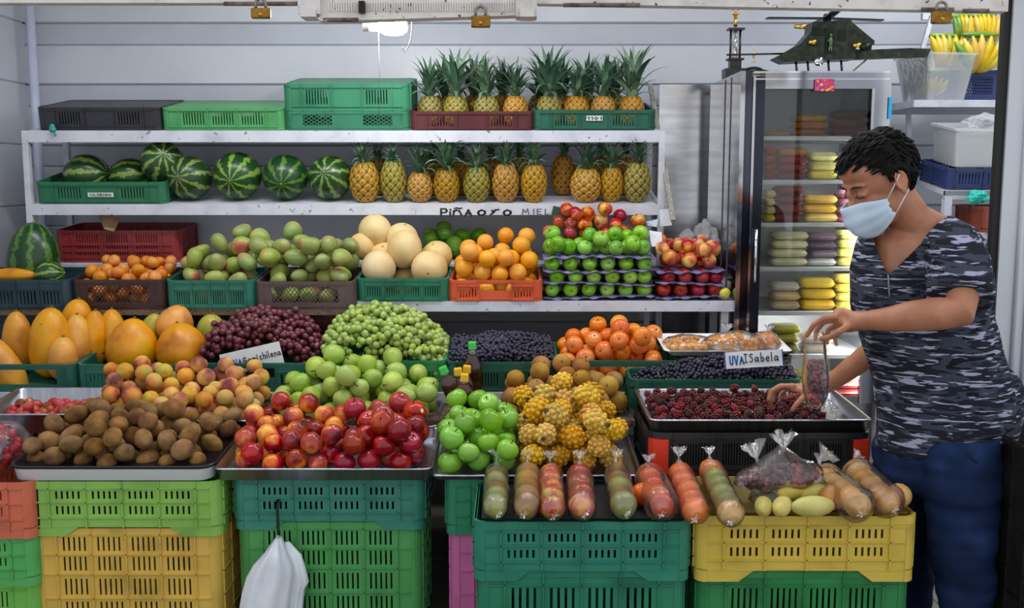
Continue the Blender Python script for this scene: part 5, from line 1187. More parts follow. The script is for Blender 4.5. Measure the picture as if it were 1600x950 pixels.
for (a0, b0, a1, b1) in ((1264, 47, 1281, 58), (1283, 47, 1296, 86), (1303, 50, 1315, 66)): hprism('window', [(a0, b1), (a1, b1), (a1, b0), (a0, b0)], -.059, -.0555, m_olived)
hprism('rotor_mast', [(1286, 36), (1298, 36), (1296, 22), (1288, 22)], -.012, .012, m_olived)
rc = Vector((hp(1292, 29)[0], 0, hp(1292, 29)[1]))
for ang, L in ((188, .265), (6, .245), (95, .24), (262, .25)):
    d = Vector((math.cos(R(ang)), math.sin(R(ang)), 0)); MB().bar(rc + d * .01, rc + d * L + Vector((0, 0, -.004)), .036, .006).obj('rotor_blade', m_olived, hl)
MB().tube([Vector((hp(1133, 87)[0], -.03, hp(1133, 87)[1])), Vector((hp(1225, 85)[0], -.03, hp(1225, 85)[1]))], .004, 8).obj('gun_barrel', m_olive, hl)
for (u, v, m, L) in ((1243, 45, m_gold, 16), (1331, 74, m_gold, 12), (1262, 69, m_gold, 10)):
    p = hp(u, v); MB().tube([(p[0] - px(L) / 2, -.065, p[1]), (p[0] + px(L) / 2, -.065, p[1])], [.008, .011], 10).obj('brass_casing', m, hl)
p = hp(1344, 76); MB().tube([(p[0] - .02, -.065, p[1]), (p[0] + .022, -.065, p[1])], .015, 12).obj('gun_pod', m_olived, hl)
p = hp(1272, 99); MB().tube([(p[0], -.075, p[1]), (p[0], -.062, p[1])], .019, 16).obj('wheel', m_steel if False else M_steel, hl)
for u in (1240, 1258, 1290, 1310):
    q = hp(u, 96); MB().tube([(q[0], -.035, q[1]), (q[0] + .004, -.045, .006)], .005, 6).obj('landing_strut', m_olived, hl)
q0 = hp(1215, 111); q1 = hp(1330, 111)
for s in (-1, 1): MB().tube([(q0[0], s * .045, .006), (q1[0], s * .045, .006)], .006, 8).obj('skid', m_olived, hl)
a0, a1 = hp(1326, 106), hp(1352, 94); MB().tube([(a0[0], -.01, .012), (a1[0], -.01, a1[1])], .004, 6).obj('tail_strut', plain('gold_rod', '#8a7a4c', .4, .7), hl)
def figur(x, y, z, s, name, m):
    b = MB(); b.tube([(x, y, z), (x, y, z + .018 * s), (x, y, z + .03 * s)], [.005 * s, .0065 * s, .004 * s], 8); b.ell((x, y, z + .037 * s), .005 * s, 8, 6); b.tube([(x, y, z + .026 * s), (x - .012 * s, y - .004, z + .016 * s)], .002 * s, 5); b.tube([(x - .003, y, z), (x - .006, y, z - .018 * s)], .003 * s, 6); b.tube([(x + .003, y, z), (x + .005, y, z - .018 * s)], .003 * s, 6); return b.obj(name, m, hl)
q = hp(1290, 75); figur(q[0], -.068, q[1], 1.2, 'soldier_figure', plain('soldier_green', '#4f6a44', .6))
q = hp(1176, 92); figur(q[0], -.02, q[1], 1.0, 'gunner_figure', plain('soldier_pale', '#b9b48a', .6))
q = hp(1178, 100); b = MB(); b.ell((q[0], 0, .024), (.045, .04, .022), 12, 8); b.tube([(q[0] + .01, 0, .03), (q[0] + .06, 0, .02)], .010, 8); b.obj('nose_turret', m_olive, hl)
c = W(1400, 60, 4.9); 

# ================================================================== RIGHT-HAND SHELVES WITH BANANAS
Yr = 4.12; xr0 = XU(1477, Yr, 297); zr1 = ZV(298, Yr)
rs = thing('corner_shelf', 'white corner shelf unit with bananas and blue crates at right', 'shelf', T(xr0, Yr, 0))
Mlow = T(0, 0, zr1) @ RX(8)
MB().box((0, 0, -.035), (.5, .012, 0)).obj('front_rail', M_whitepaint, rs, Mlow); MB().box((0, 0, -.02), (.5, .40, -.001)).obj('shelf_board', M_whitepaint, rs, Mlow)
MB().box((.0, .0, 0), (.03, .03, zr1 - .03)).obj('leg', M_whitepaint, rs); MB().box((.47, .36, 0), (.5, .39, zr1)).obj('leg', M_whitepaint, rs)
zu = ZV(156, 4.42); xu0 = XU(1428, 4.42, 156) - xr0
MB().box((xu0, .30, zu - .03), (.55, .86, zu)).obj('shelf_board', M_whitepaint, rs)
pts = [Vector((XU(u, 4.62, v) - xr0, .50, ZV(v, 4.62))) for u, v in ((1456, 25), (1440, 80), (1427, 130), (1419, 165), (1420, 215), (1428, 262))]
for a, c in zip(pts[:-1], pts[1:]): MB().bar(a, c, .018, .018, (0, 1, 0)).obj('bracket_bar', M_whitepaint, rs)
blue = '#24386e'
CBL = T(xr0, Yr, zr1) @ RX(8) @ T(.215, .17, .001); crate('plastic_crate', 'navy blue crate on the lower corner shelf at right', CBL, .40, .30, .085, blue, [(.25, .75)], 3, 7)
m_trans = film('frosted_box', (.93, .95, .93), .3, .3, .38)
def tub(M, w, d, h, flare, lab, mat):
    b = MB(); r = lambda s, z: [Vector((x, y, z)) for x, y in rrect(w * s, d * s, .02, 3)]
    b.loft([r(flare - .02, .004), r(flare, 0), r(.97, h - .012), r(1.03, h - .010), r(1.03, h), r(.97, h), r(flare - .02, .004)], False, False); b.add(r(flare - .02, .004), [tuple(range(16))]); return tag(b.obj('plastic_tub', mat, None, M), lab, 'tub')
tub(CBL @ T(-.01, .0, .086), .34, .26, .155, .9, 'frosted plastic tub standing on the navy blue crate', m_trans)
crumple('plastic_bag', (CBL @ Vector((-.02, 0, .225))), (.085, .08, .06), M_filmw, 'knotted clear bag sitting in the frosted tub', 'bag', 7)
tub(T(xr0 + xu0 + .155, 4.60, zu + .002) @ RZ(12), .24, .28, .20, .74, 'tall clear tub with yellow fruit on upper corner shelf', film('clear_tub', (.95, .97, .96), .4, .1, .22))
m_ban = noisy('banana_peel', [(.25, '#7f8a2c'), (.5, '#d0ad34'), (.8, '#e0c450')], 9, 4, .4, 0, .015, .1, .1, speck=(60, .70, '#6a4a1c')); m_bang = noisy('banana_green', [(.3, '#4f7a28'), (.7, '#7fa03a')], 9, 3, .4)
def banana_mesh(m, L=.15, r=.017):
    b = MB(); pts = []; rad = []
    for i in range(11):
        t = i / 10; a = -.65 + 1.3 * t; pts.append((.115 * math.cos(a) - .1, 0, .115 * math.sin(a) * L / .15)); rad.append(r * min(1, .28 + 2.4 * t if t < .5 else .25 + 2.6 * (1 - t)))
    b.tube(pts, rad, 8); return b.mesh('banana', m)
BN = [banana_mesh(m_ban), banana_mesh(m_bang)]
def bunch(u, v, Y, n, lab, rotx=0, spread=14, green=0, s=1.0, rz=0):
    c = W(u, v, Y); t = thing('banana_bunch', lab, 'bananas', T(*c) @ RZ(rz) @ RX(rotx), 'banana bunches')
    for k in range(n):
        q = k - (n - 1) / 2; put('banana', BN[1] if k < green else BN[0], t, T(q * .021 * s, -.006 * abs(q), -.004 * abs(q)) @ RY(q * spread * .4) @ RZ(-90) @ SCL(s))
    MB().ell((0, .035, .065 * s), (.022 + .008 * n * s, .014, .014), 10, 6).obj('crown', m_bang, t)
    return t
bunch(1477, 78, 4.60, 6, 'banana bunch standing in the tall clear tub'); bunch(1530, 84, 4.56, 7, 'banana bunch in front of the hanging ones, leaning right', 18, 30, 1, 1.15)
bunch(1505, 42, 4.72, 6, 'green tipped banana bunch high at the back, left one', 0, 8, 2, .8); bunch(1540, 42, 4.70, 6, 'yellow banana bunch high at the back, right one', 0, 8, 0, .85)
bunch(1508, 92, 4.66, 3, 'short green bananas between the tub and leaning bunch', 0, 20, 3, 1.0); bunch(1455, 132, 4.58, 5, 'banana bunch lying low inside the tall clear tub', 70, 14, 0, .9)
crate('plastic_crate', 'navy blue crate behind the tall tub on the upper corner shelf', T(XU(1520, 4.62, 130), 4.70, zu + .001), .26, .2, .14, blue, [(.2, .75)], 3, 5, hole=True, lattice=True)
tag(MB().bar((XU(1440, 4.8, 30), 4.8, ZV(26, 4.8)), (XU(1600, 4.8, 30), 4.8, ZV(26, 4.8)), .03, .03).obj('hanging_bar', M_whitepaint), 'white bar behind the shutter that carries the banana bunches', 'bar')
CRB = T(xr0 + .30, 4.16, zr1 - .16); crate('plastic_crate', 'reddish brown crate below the corner shelf behind the man', CRB @ RY(0), .36, .3, .10, '#8a3a22', [(.25, .75)], 3, 6)
for sx in (0,): tag(MB().box((xr0 + .04, 4.15 - .12, zr1 - .185), (xr0 + .5, 4.15 + .17, zr1 - .162)).obj('low_board', M_whitepaint), 'white board under the reddish brown crate at right', 'board')
crumple('plastic_bag', W(1528, 308, 4.10), (.04, .04, .03), plain('teal_bag', '#2fc0ae', .5), 'teal plastic bag in the reddish brown crate', 'bag', 9)

M_filmk = film('gathered_film', (1, 1, 1), .6, .12, .10)
def knotfan(b, p, s, seed, dirv=(0, .3, 1)):
    """ruffled flare of gathered film above a knot"""
    rnd = random.Random(seed); dv = Vector(dirv).normalized(); ax = dv.orthogonal().normalized(); ay = dv.cross(ax); rings = []; n = 24
    for h_, r_, ru in ((0, .10, .1), (.25, .12, .2), (.55, .38, .5), (.85, .62, .7), (1.1, .78, .8)):
        ring = []
        for k in range(n):
            q = 2 * PI * k / n; rr = s * r_ * (1 + ru * .8 * math.sin(q * 5 + seed) * rnd.uniform(.6, 1.2)); ring.append(p + dv * s * (h_ + ru * rnd.uniform(-.22, .22)) + ax * rr * math.cos(q) + ay * rr * .55 * math.sin(q))
        rings.append(ring)
    b.loft(rings, False, False)
# ================================================================== TRAY OF PEELED ORANGE FRUIT
M, w, d, h = C_br; MT = M @ T(-.03, -.005, h + .002)
b = MB(); rr_ = lambda s, z: [Vector((x, y, z)) for x, y in rrect((w + .06) * s, (d - .02) * s, .02, 3)]
b.loft([rr_(.9, .0), rr_(1, .022), rr_(1.02, .022), rr_(.97, .018), rr_(.88, .004)], True, True); tag(b.obj('foam_tray', plain('white_foam', '#e9ebef', .6), None, MT), 'white foam tray with peeled orange fruit on the brown crate', 'tray')
m_cub = noisy('orange_flesh', [(.3, '#d98018'), (.7, '#eba030')], 30, 3, .3, 0, .012, .05, .1)
def chunkbag(cx, cy, n, sx, sy, sz, lab, seed, knot):
    rnd = random.Random(seed); t = thing('fruit_bag', lab, 'bag', MT @ T(cx, cy, .008), 'bags of peeled orange fruit'); b = MB()
    for k in range(n):
        a = rnd.uniform(0, 6.28); q = math.sqrt(rnd.random()); x, y = sx * q * math.cos(a), sy * q * math.sin(a); zmax = sz * (1 - q * q) ** .5
        b.ell((x, y, max(.009, zmax * rnd.uniform(.35, 1))), (rnd.uniform(.010, .016), rnd.uniform(.009, .013), .010), 7, 5, Euler((rnd.random() * 6, rnd.random() * 6, 0)).to_matrix().to_4x4())
    o = b.obj('orange_pieces', m_cub, t); o['kind'] = 'stuff'
    f = MB()
    def fn(v):
        q = noise.noise(v * 28 + Vector((seed, 0, 0))) * .010; z = v.z * 1.18
        if v.z < 0: z = -.003
        return Vector((v.x * 1.15 + q, v.y * 1.15 + q, z + q * .6 + (.004 if v.z > 0 else 0)))
    f.ell((0, 0, 0), (sx, sy, sz), 20, 12, None, fn); f.obj('bag_film', M_film, t)
    if knot:
        k = MB(); knotfan(k, Vector((knot[0], knot[1], sz)), .03, seed); k.obj('knot', M_filmk, t)
chunkbag(.045, -.02, 60, .115, .06, .05, 'bag of peeled orange fruit at right on the foam tray', 3, (-.02, .03)); chunkbag(-.135, -.01, 44, .09, .075, .034, 'bag of peeled orange fruit at left on the foam tray', 4, None); chunkbag(.17, .0, 34, .06, .05, .045, 'small bag of orange fruit hanging over the right tray edge', 5, (.02, .02))

# ================================================================== FRUIT BAGS ON THE TWO FRONT CRATES
def atz(u, v, z):
    """point on the photo ray at height z"""
    p = W(u, v, 1.0); d = p - Vector((0, 0, CH)); return Vector((0, 0, CH)) + d * ((z - CH) / d.z)
def sleeve(path, rads, mat, par, seed, wr=.10, tail=None):
    b = MB(); n = len(path) * 5; pts = []; rr = []
    for i in range(n):
        t = i / (n - 1) * (len(path) - 1); k = min(int(t), len(path) - 2); f = t - k; pts.append(path[k].lerp(path[k + 1], f)); rr.append(rads[k] * (1 - f) + rads[k + 1] * f)
    st = len(b.v); b.tube(pts, rr, 26, False); 
    b.v = [tuple(Vector(v) + Vector((noise.noise(Vector(v) * 38 + Vector((seed, 0, 0))), noise.noise(Vector(v) * 38 + Vector((0, seed, 5))), noise.noise(Vector(v) * 38 + Vector((7, 0, seed))))) * (sum(rads) / len(rads)) * wr) for v in b.v]
    return b
def fruitbag(lab, zb, f0, f1, n, r, fname, fmeshes, flab, fcat, seed, mode='any', extra=(), r0=None, knot_s=.028, zoff=.0, kdir=(0, .3, 1)):
    rnd = random.Random(seed); a = atz(f0[0], f0[1], zb + r + .006); c = atz(f1[0], f1[1], zb + r + .006)
    t = thing('fruit_bag', lab, 'bag', T(a.x, a.y, zb + .004), 'bags of fruit on the front crates'); inv = Vector((a.x, a.y, zb + .004)); P = []
    for k in range(n):
        p = a.lerp(c, k / max(1, n - 1)); p = p + Vector((rnd.uniform(-.05, .05) * r, 0, rnd.uniform(0, .1) * r)); P.append(p)
        o = put(fname, rnd.choice(fmeshes), None, T(*p) @ randrot(rnd, mode) @ SCL(r / (r0 or r))); tag(o, '%s of the %s' % (['frontmost', 'second', 'third', 'fourth', 'fifth', 'sixth'][k], flab), fcat, 'fruit inside the front bags')
    for (u, v, dz) in extra:
        p = atz(u, v, zb + r + dz); o = put(fname, rnd.choice(fmeshes), None, T(*p) @ randrot(rnd, mode) @ SCL(r / (r0 or r))); tag(o, 'extra one lying beside the row of %s' % flab, fcat, 'fruit inside the front bags'); P.append(p) if False else None
    d = (c - a).normalized(); path = [a - d * r * 1.25, a - d * r * .75] + P[:] + [c + d * r * .8 + Vector((0, 0, .0)), c + d * r * 1.6 + Vector((0, 0, r * .9))]
    wmul = 1.07 + (.35 if extra else 0)
    rads = [r * .35, r * .85] + [(r * wmul * 1.02)] * len(P) + [r * .7, r * .16]
    b = sleeve(path, rads, M_film, t, seed); b.v = [tuple(Vector(v) - inv) for v in b.v]; b.obj('film_sleeve', M_film, t)
    k = MB(); knotfan(k, path[-1] - inv, knot_s, seed, kdir); k.obj('knot', M_filmk, t); k = MB(); knotfan(k, path[0] - inv + Vector((0, 0, -.006)), knot_s * .5, seed + 50, (rnd.uniform(-.5, .5), -.6, .1)); k.obj('bag_tail', M_filmk, t)
zm = zA + .004
fo = round_mesh('guava', .0345, .034, noisy('olive_fruit', [(.3, '#7a7a2c'), (.6, '#9a9a40'), (.85, '#a5793c')], 9, 3, .4, 0, .015, .1, .12))
ft = round_mesh('tomato', .033, .0315, noisy('tree_tomato', [(.3, '#c8431c'), (.7, '#dd6a2c')], 8, 3, .3, 0, .01, .05, .1))
fpz = round_mesh('granadilla', .034, .035, noisy('granadilla_skin', [(.3, '#b0742c'), (.6, '#cf9a4c'), (.85, '#dab878')], 12, 4, .4, 0, .012, .1, .1, speck=(120, .66, '#8a5a2c')))
fruitbag('clear bag of olive green fruit, leftmost on the dark green crate', zm, (775, 792), (776, 742), 5, .035, 'guava', [fo, K_me[0]], 'olive fruits in the leftmost bag', 'fruit', 1)
fruitbag('clear bag of brown sapodillas, second on the dark green crate', zm, (822, 792), (824, 742), 5, .036, 'sapodilla', S_me, 'sapodillas in the second bag', 'sapodilla', 2, r0=.0355)
fruitbag('clear bag of yellow red apples, third on the dark green crate', zm, (864, 794), (860, 744), 5, .035, 'apple', [A_p, A_p, A_r], 'apples in the third bag', 'apple', 3, r0=.037)
fruitbag('clear bag of red apples, fourth on the dark green crate', zm, (910, 791), (906, 745), 4, .0385, 'apple', [A_r, A_p], 'red apples in the fourth bag', 'apple', 4, r0=.037)
fruitbag('clear bag of kiwis and olive fruit, fifth on the dark green crate', zm, (974, 790), (964, 742), 5, .0375, 'kiwi', [K_me[0], K_me[0], fo], 'kiwis in the fifth bag', 'kiwi', 5, r0=.033)
fruitbag('clear bag of red orange tree tomatoes near the crate end', zm, (1034, 792), (1016, 748), 4, .034, 'tree_tomato', [ft], 'tree tomatoes in the sixth bag', 'tomato', 6, r0=.033, extra=((1004, 772, .004),))
fruitbag('clear bag of orange mandarins at right end of the dark green crate', zm, (1087, 798), (1064, 742), 5, .037, 'mandarin', [round_mesh('mandarin', .0365, .033, noisy('bright_mandarin', [(.3, '#dd6414'), (.7, '#ea7c1e')], 8, 3, .35, 0, .008, .04, .06))], 'mandarins in the seventh bag', 'mandarin', 7, r0=.0365, knot_s=.034)
zm = zB + .004
fruitbag('clear bag of peach coloured fruit, leftmost on the mustard crate', zm, (1142, 803), (1112, 738), 6, .036, 'granadilla', [fpz, fo, E_me[0]], 'peach coloured fruits in the leftmost mustard crate bag', 'fruit', 8, r0=.035)
fruitbag('clear bag of light brown granadillas, middle of the mustard crate', zm, (1340, 790), (1292, 750), 5, .036, 'granadilla', [fpz], 'granadillas in the middle bag', 'granadilla', 9, r0=.034, extra=((1300, 778, .004),))
fruitbag('clear bag of light brown granadillas at right end of mustard crate', zm, (1386, 784), (1340, 742), 5, .035, 'granadilla', [fpz], 'granadillas in the right end bag', 'granadilla', 10, r0=.034, kdir=(.8, .1, .4), extra=((1405, 774, .004),))
# pale yellow long fruit
m_curu = noisy('pale_yellow_skin', [(.3, '#b8a94c'), (.6, '#d3c670'), (.85, '#ded394')], 12, 4, .4, 0, .01, .08, .08, bmp=.2, bscale=60)
LM = round_mesh('curuba', .028, .062, m_curu, None, 16, 12)
tb = thing('fruit_bag', 'clear bag of long pale yellow curubas on the mustard crate', 'bag', T(*atz(1250, 785, zm)), 'bags of fruit on the front crates'); iv = tb.matrix_world.translation.copy()
for i, (u, v, a, dz, s) in enumerate(((1193, 791, 15, 0, .9), (1222, 791, 25, 0, .95), (1270, 791, 82, 0, 1.05), (1262, 770, 75, .01, 1.1), (1240, 766, 60, .025, 1.0), (1300, 770, 80, 0, 1.0))):
    p = atz(u, v, zm + .028 * s + .002 + dz); o = put('curuba', LM, None, T(*p) @ RZ(-a) @ RX(90) @ SCL(s)); tag(o, 'long pale yellow curuba, %s in its bag' % nth(i, 6).replace('leftmost', 'first from left').replace('rightmost', 'last'), 'curuba', 'curubas in the bag')
f = MB(); 
def fnc(v):
    q = noise.noise(v * 30) * .008; return Vector((v.x + q, v.y + q, max(.001, v.z + q) if v.z < .0 else v.z + q))
f.ell((0.0, .02, .0), (.145, .085, .078), 26, 14, None, fnc); f.obj('bag_film', M_film, tb)
# bag of blackberries
c = atz(1218, 745, zm + .085); tb = thing('fruit_bag', 'clear knotted bag of dark red blackberries on the mustard crate', 'bag', T(*c), 'bags of fruit on the front crates'); rnd = random.Random(4); b = MB()
for k in range(230):
    v = Vector((rnd.gauss(0, 1), rnd.gauss(0, 1), rnd.gauss(0, 1))).normalized() * rnd.uniform(.75, 1); b.ell((v.x * .112, v.y * .056, v.z * .034 + .010 * v.x), rnd.uniform(.007, .0105), 7, 5)
o = b.obj('blackberry_mass', m_berry, tb); o['kind'] = 'stuff'
f = MB()
def fnb(v):
    q = noise.noise(v * 26 + Vector((3, 0, 0))) * .010; return Vector((v.x + q, v.y + q, v.z + q + .010 * v.x / .13 + (.045 * max(0, 1 - abs(v.x - .0) / .08) * (v.z / .045) if v.z > .02 else 0)))
f.ell((0, 0, 0), (.13, .07, .046), 28, 16, None, fnb); f.obj('bag_film', M_film, tb)
for q_, s_, sd_, d_ in (((-.065, .0, .045), .05, 11, (-.3, .2, 1)), ((.11, .0, .04), .045, 12, (.7, .2, .8)), ((.01, 0, .075), .05, 13, (0, .1, 1))):
    k = MB(); knotfan(k, Vector(q_), s_, sd_, d_); k.obj('knot', M_filmk, tb)
# bag of strawberries at far left
c = W(14, 690, 3.30); tb = thing('fruit_bag', 'clear bag of strawberries at the far left edge beside the kiwis', 'bag', T(c.x - .03, 3.30, c.z)); b = MB(); rnd = random.Random(9)
for k in range(30):
    v = Vector((rnd.gauss(0, 1), rnd.gauss(0, 1), rnd.gauss(0, 1))).normalized(); b.ell((v.x * .05, v.y * .06, v.z * .06 - .02), .018, 8, 6)
o = b.obj('strawberry_mass', m_straw, tb); o['kind'] = 'stuff'
f = MB(); f.ell((0, 0, -.02), (.085, .10, .09), 24, 14, None, lambda v: v + Vector((noise.noise(v * 24), noise.noise(v * 24 + Vector((4, 0, 0))), noise.noise(v * 24 + Vector((0, 4, 0))))) * .016); f.obj('bag_film', M_film, tb)
zs_ = zs[0]; tag(MB().lathe([(0, 0), (.15, .0), (.19, .03), (.196, .032), (.185, .03), (.148, .006), (0, .006)], 32).obj('steel_dish', M_steel, None, T(XU(-70, 3.3, 740), 3.30, zs_ + .002)), 'round steel dish on the orange red crate at far left', 'dish')
# ================================================================== WHITE CARRIER BAGS ON A HOOK
hk = W(437, 790, YC); zt_ = ZV(788, YC + .03); b = MB(); y = YC + .028
b.tube([(XU(434, y, 786), y + .03, ZV(784, y)), (XU(434, y, 786), y - .0, ZV(782, y)), (XU(435, y, 800), y - .014, ZV(792, y)), (XU(437, y, 838), y - .016, ZV(838, y)), (XU(437, y, 845), y - .03, ZV(846, y)), (XU(438, y, 842), y - .042, ZV(838, y))], .0045, 8)
tag(b.obj('wire_hook', M_iron), 'black metal hook hanging on the teal crate', 'hook')
m_bagw = noisy('white_plastic_bag', [(.3, '#dfe4f2'), (.7, '#f2f5fc')], 10, 3, .45, bmp=.25, bscale=30, bdist=.01)
def carrier(outline, y0, th, lab, seed):
    """hanging bag: widths per height row, pleated cross-sections"""
    b = MB(); rings = []
    for (v, ua, ub) in outline:
        a, c = W(ua, v, y0), W(ub, v, y0); cx, hw = (a.x + c.x) / 2, (c.x - a.x) / 2; ring = []
        for k in range(32):
            q = 2 * PI * k / 32; pl = 1 + .16 * math.sin(q * 7 + seed + v * .01) ; tt = th * min(1, hw / .03) ** .7
            ring.append(Vector((cx + hw * math.cos(q), y0 - tt * .5 + tt * math.sin(q) * pl, a.z + .003 * math.sin(q * 3 + seed))))
        rings.append(ring)
    b.loft(rings, True, True); return tag(b.obj('carrier_bag', m_bagw, None, None, True), lab, 'bag', 'white carrier bags on the hook')
carrier([(838, 432, 440), (848, 424, 446), (862, 413, 452), (878, 398, 460), (896, 388, 462), (920, 381, 458), (950, 376, 454), (985, 374, 452)], YC - .004, .045, 'large white carrier bag hanging from hook on the teal crate', 1)
carrier([(846, 446, 452), (866, 446, 472), (884, 448, 478), (908, 452, 484), (918, 452, 478), (950, 450, 474), (975, 448, 472)], YC + .012, .02, 'smaller white carrier bag hanging behind the large one', 2)
# dark crates at right edge
x0 = XU(1567, 2.86, 800)
crate('plastic_crate', 'dark brown crate at the far right edge, upper one', T(x0 + .27, 2.86, .32), .54, .34, ZV(704, 2.72) - .32, '#1a1413', [(.2, .45), (.6, .85)], 4, 6); crate('plastic_crate', 'dark brown crate on the floor at the far right edge', T(x0 + .27, 2.86, .002), .54, .34, .316, '#1a1413', [(.2, .45), (.6, .85)], 4, 6)
# ================================================================== THE MAN
def remesh(mb, vox, it, name):
    me = mb.mesh(name + '_tmp', None, True); ob = bpy.data.objects.new(name + '_tmp', me); COL.objects.link(ob)
    m = ob.modifiers.new('r', 'REMESH'); m.mode = 'VOXEL'; m.voxel_size = vox; m.use_smooth_shade = True
    s = ob.modifiers.new('s', 'SMOOTH'); s.factor = .5; s.iterations = it
    dg = bpy.context.evaluated_depsgraph_get(); dg.update(); out = bpy.data.meshes.new_from_object(ob.evaluated_get(dg))
    bpy.data.objects.remove(ob); bpy.data.meshes.remove(me); out.name = name
    for p in out.polygons: p.use_smooth = True
    return out

BASE = Vector((W(1475, 700, 2.95).x, 2.95, 0.0))
B = lambda u, v, Y: W(u, v, Y) - BASE
m_skin = noisy('skin', [(.3, '#a26a4e'), (.6, '#b87d60'), (.85, '#c48c70')], 14, 4, .5, 0, rnd=0, bmp=.12, bscale=180, sss=.12)
# head frame
HC = B(1374, 284, 2.98); Fh = Vector((-.86, -.24, -.44)).normalized(); Lh = Vector((0, 0, 1)).cross(Fh).normalized(); Lh = (Lh - Fh * Lh.dot(Fh)).normalized(); Uh = Fh.cross(Lh).normalized()
if Uh.z < 0: Uh = -Uh
HS = 1.06
HM = Matrix(((Fh.x, Lh.x, Uh.x, HC.x), (Fh.y, Lh.y, Uh.y, HC.y), (Fh.z, Lh.z, Uh.z, HC.z), (0, 0, 0, 1))) @ SCL(HS)
def H(f, l, u): return HM @ Vector((f, l, u))
HR = HM.to_3x3().to_4x4()
sk = MB()
def he(f, l, u, a, b, c, rot=None): sk.ell(H(f, l, u), (a, b, c), 20, 14, HR if rot is None else HR @ rot)
he(-.008, 0, .030, .096, .077, .094); he(.030, 0, -.045, .062, .058, .075); he(.008, 0, -.055, .062, .064, .050); he(.048, 0, .055, .046, .058, .045)
he(.100, 0, -.026, .018, .014, .020); he(.094, 0, -.004, .010, .010, .026, RY(18)); he(.080, 0, .026, .016, .050, .010)
for s in (-1, 1):
    he(.050, s * .033, -.026, .022, .020, .020); he(.0815, s * .031, .003, .0105, .0165, .0105)
    he(-.012, s * .079, -.004, .018, .010, .030, RY(-14)); he(-.006, s * .083, -.028, .010, .008, .012)
    pts = [H(-.006 + .017 * math.cos(R(a)), s * .088, .003 + .027 * math.sin(R(a))) for a in range(-60, 221, 28)]; sk.tube(pts, .0042, 8)
he(.090, 0, -.068, .012, .024, .010); he(.070, 0, -.105, .022, .026, .018)
NB = B(1438, 352, 3.02)
sk.tube([H(-.035, 0, .0), H(-.030, 0, -.06), H(-.03, .0, -.12) * .55 + NB * .45, NB, NB + Vector((.01, .0, -.08))], [.055, .056, .060, .075, .11], 18)
# torso core, pelvis and legs
def torso(rows, k, mb, y=3.04, seg=28):
    rings = []
    for (v, u, a, b) in rows:
        c = B(u, v, y); rings.append([c + Vector((math.cos(q) * a * y / F * k, math.sin(q) * b * k, .0)) for q in [2 * PI * i / seg for i in range(seg)]])
    mb.loft(rings[::-1], True, True)
TR = [(338, 1442, 40, .055), (352, 1442, 72, .085), (376, 1440, 94, .120), (420, 1438, 101, .140), (480, 1441, 105, .145), (540, 1455, 101, .148), (600, 1474, 101, .152), (650, 1482, 108, .160), (700, 1474, 103, .160)]
torso([(v, u, a * .86, b * .86) for v, u, a, b in TR[:-1]], 1, sk)
LEGL = [B(1500, 690, 2.94), B(1503, 780, 2.90), B(1505, 880, 2.88), Vector((B(1512, 950, 2.86).x, -.08, .25)), Vector((B(1512, 950, 2.86).x, -.06, .08))]
LEGR = [B(1420, 690, 3.12), B(1414, 780, 3.2), B(1413, 880, 3.22), Vector((B(1418, 950, 3.22).x, .27, .25)), Vector((B(1418, 950, 3.22).x, .29, .08))]
for L in (LEGL, LEGR): sk.tube([B(1478, 635, 3.04), L[0] * .55 + B(1470, 700, 3.06) * .45] + L[1:], [.07, .066, .07, .06, .048, .04], 16)
# arms
ARL = [(1482, 388, 2.92, .060), (1497, 425, 2.84, .052), (1503, 462, 2.77, .046), (1500, 487, 2.735, .045), (1466, 490, 2.745, .046), (1425, 494, 2.78, .043), (1385, 499, 2.83, .034), (1352, 501, 2.88, .0275), (1335, 501, 2.905, .028)]
ARR = [(1385, 392, 3.07, .056), (1400, 440, 3.13, .048), (1404, 492, 3.16, .044), (1396, 528, 3.17, .043), (1366, 548, 3.20, .041), (1330, 575, 3.25, .035), (1296, 600, 3.30, .027), (1280, 606, 3.32, .028)]
for A in (ARL, ARR): sk.tube([B(u, v, y) for u, v, y, r in A], [r for *_, r in A], 16)
def finger(pts, r0, r1): 
    P = [B(*p) for p in pts]; n = len(P); sk.tube(P, [r0 + (r1 - r0) * i / (n - 1) for i in range(n)], 10); sk.ell(P[-1], r1 * 1.0, 10, 6)
# left hand (palm down, pinching the bag mouth)
sk.tube([B(1340, 502, 2.895), B(1324, 501, 2.925), B(1306, 500, 2.950)], [(.030, .022), (.040, .019), (.040, .015)], 14, upv=(0, 1, .2))
sk.ell(B(1325, 502, 2.925), (.034, .036, .018), 14, 10)
finger([(1310, 494, 2.915), (1288, 496, 2.925), (1271, 508, 2.945), (1261, 524, 2.965)], .0105, .0082)
finger([(1308, 498, 2.940), (1286, 503, 2.960), (1276, 517, 2.980), (1274, 530, 2.985)], .0105, .0082)
finger([(1312, 503, 2.965), (1295, 514, 2.985), (1290, 527, 2.995), (1293, 536, 2.985)], .010, .0078)
finger([(1320, 508, 2.980), (1308, 521, 2.995), (1304, 531, 2.995), (1307, 538, 2.985)], .009, .007)
finger([(1330, 506, 2.895), (1312, 518, 2.885), (1296, 527, 2.905), (1283, 529, 2.935)], .0115, .0088)
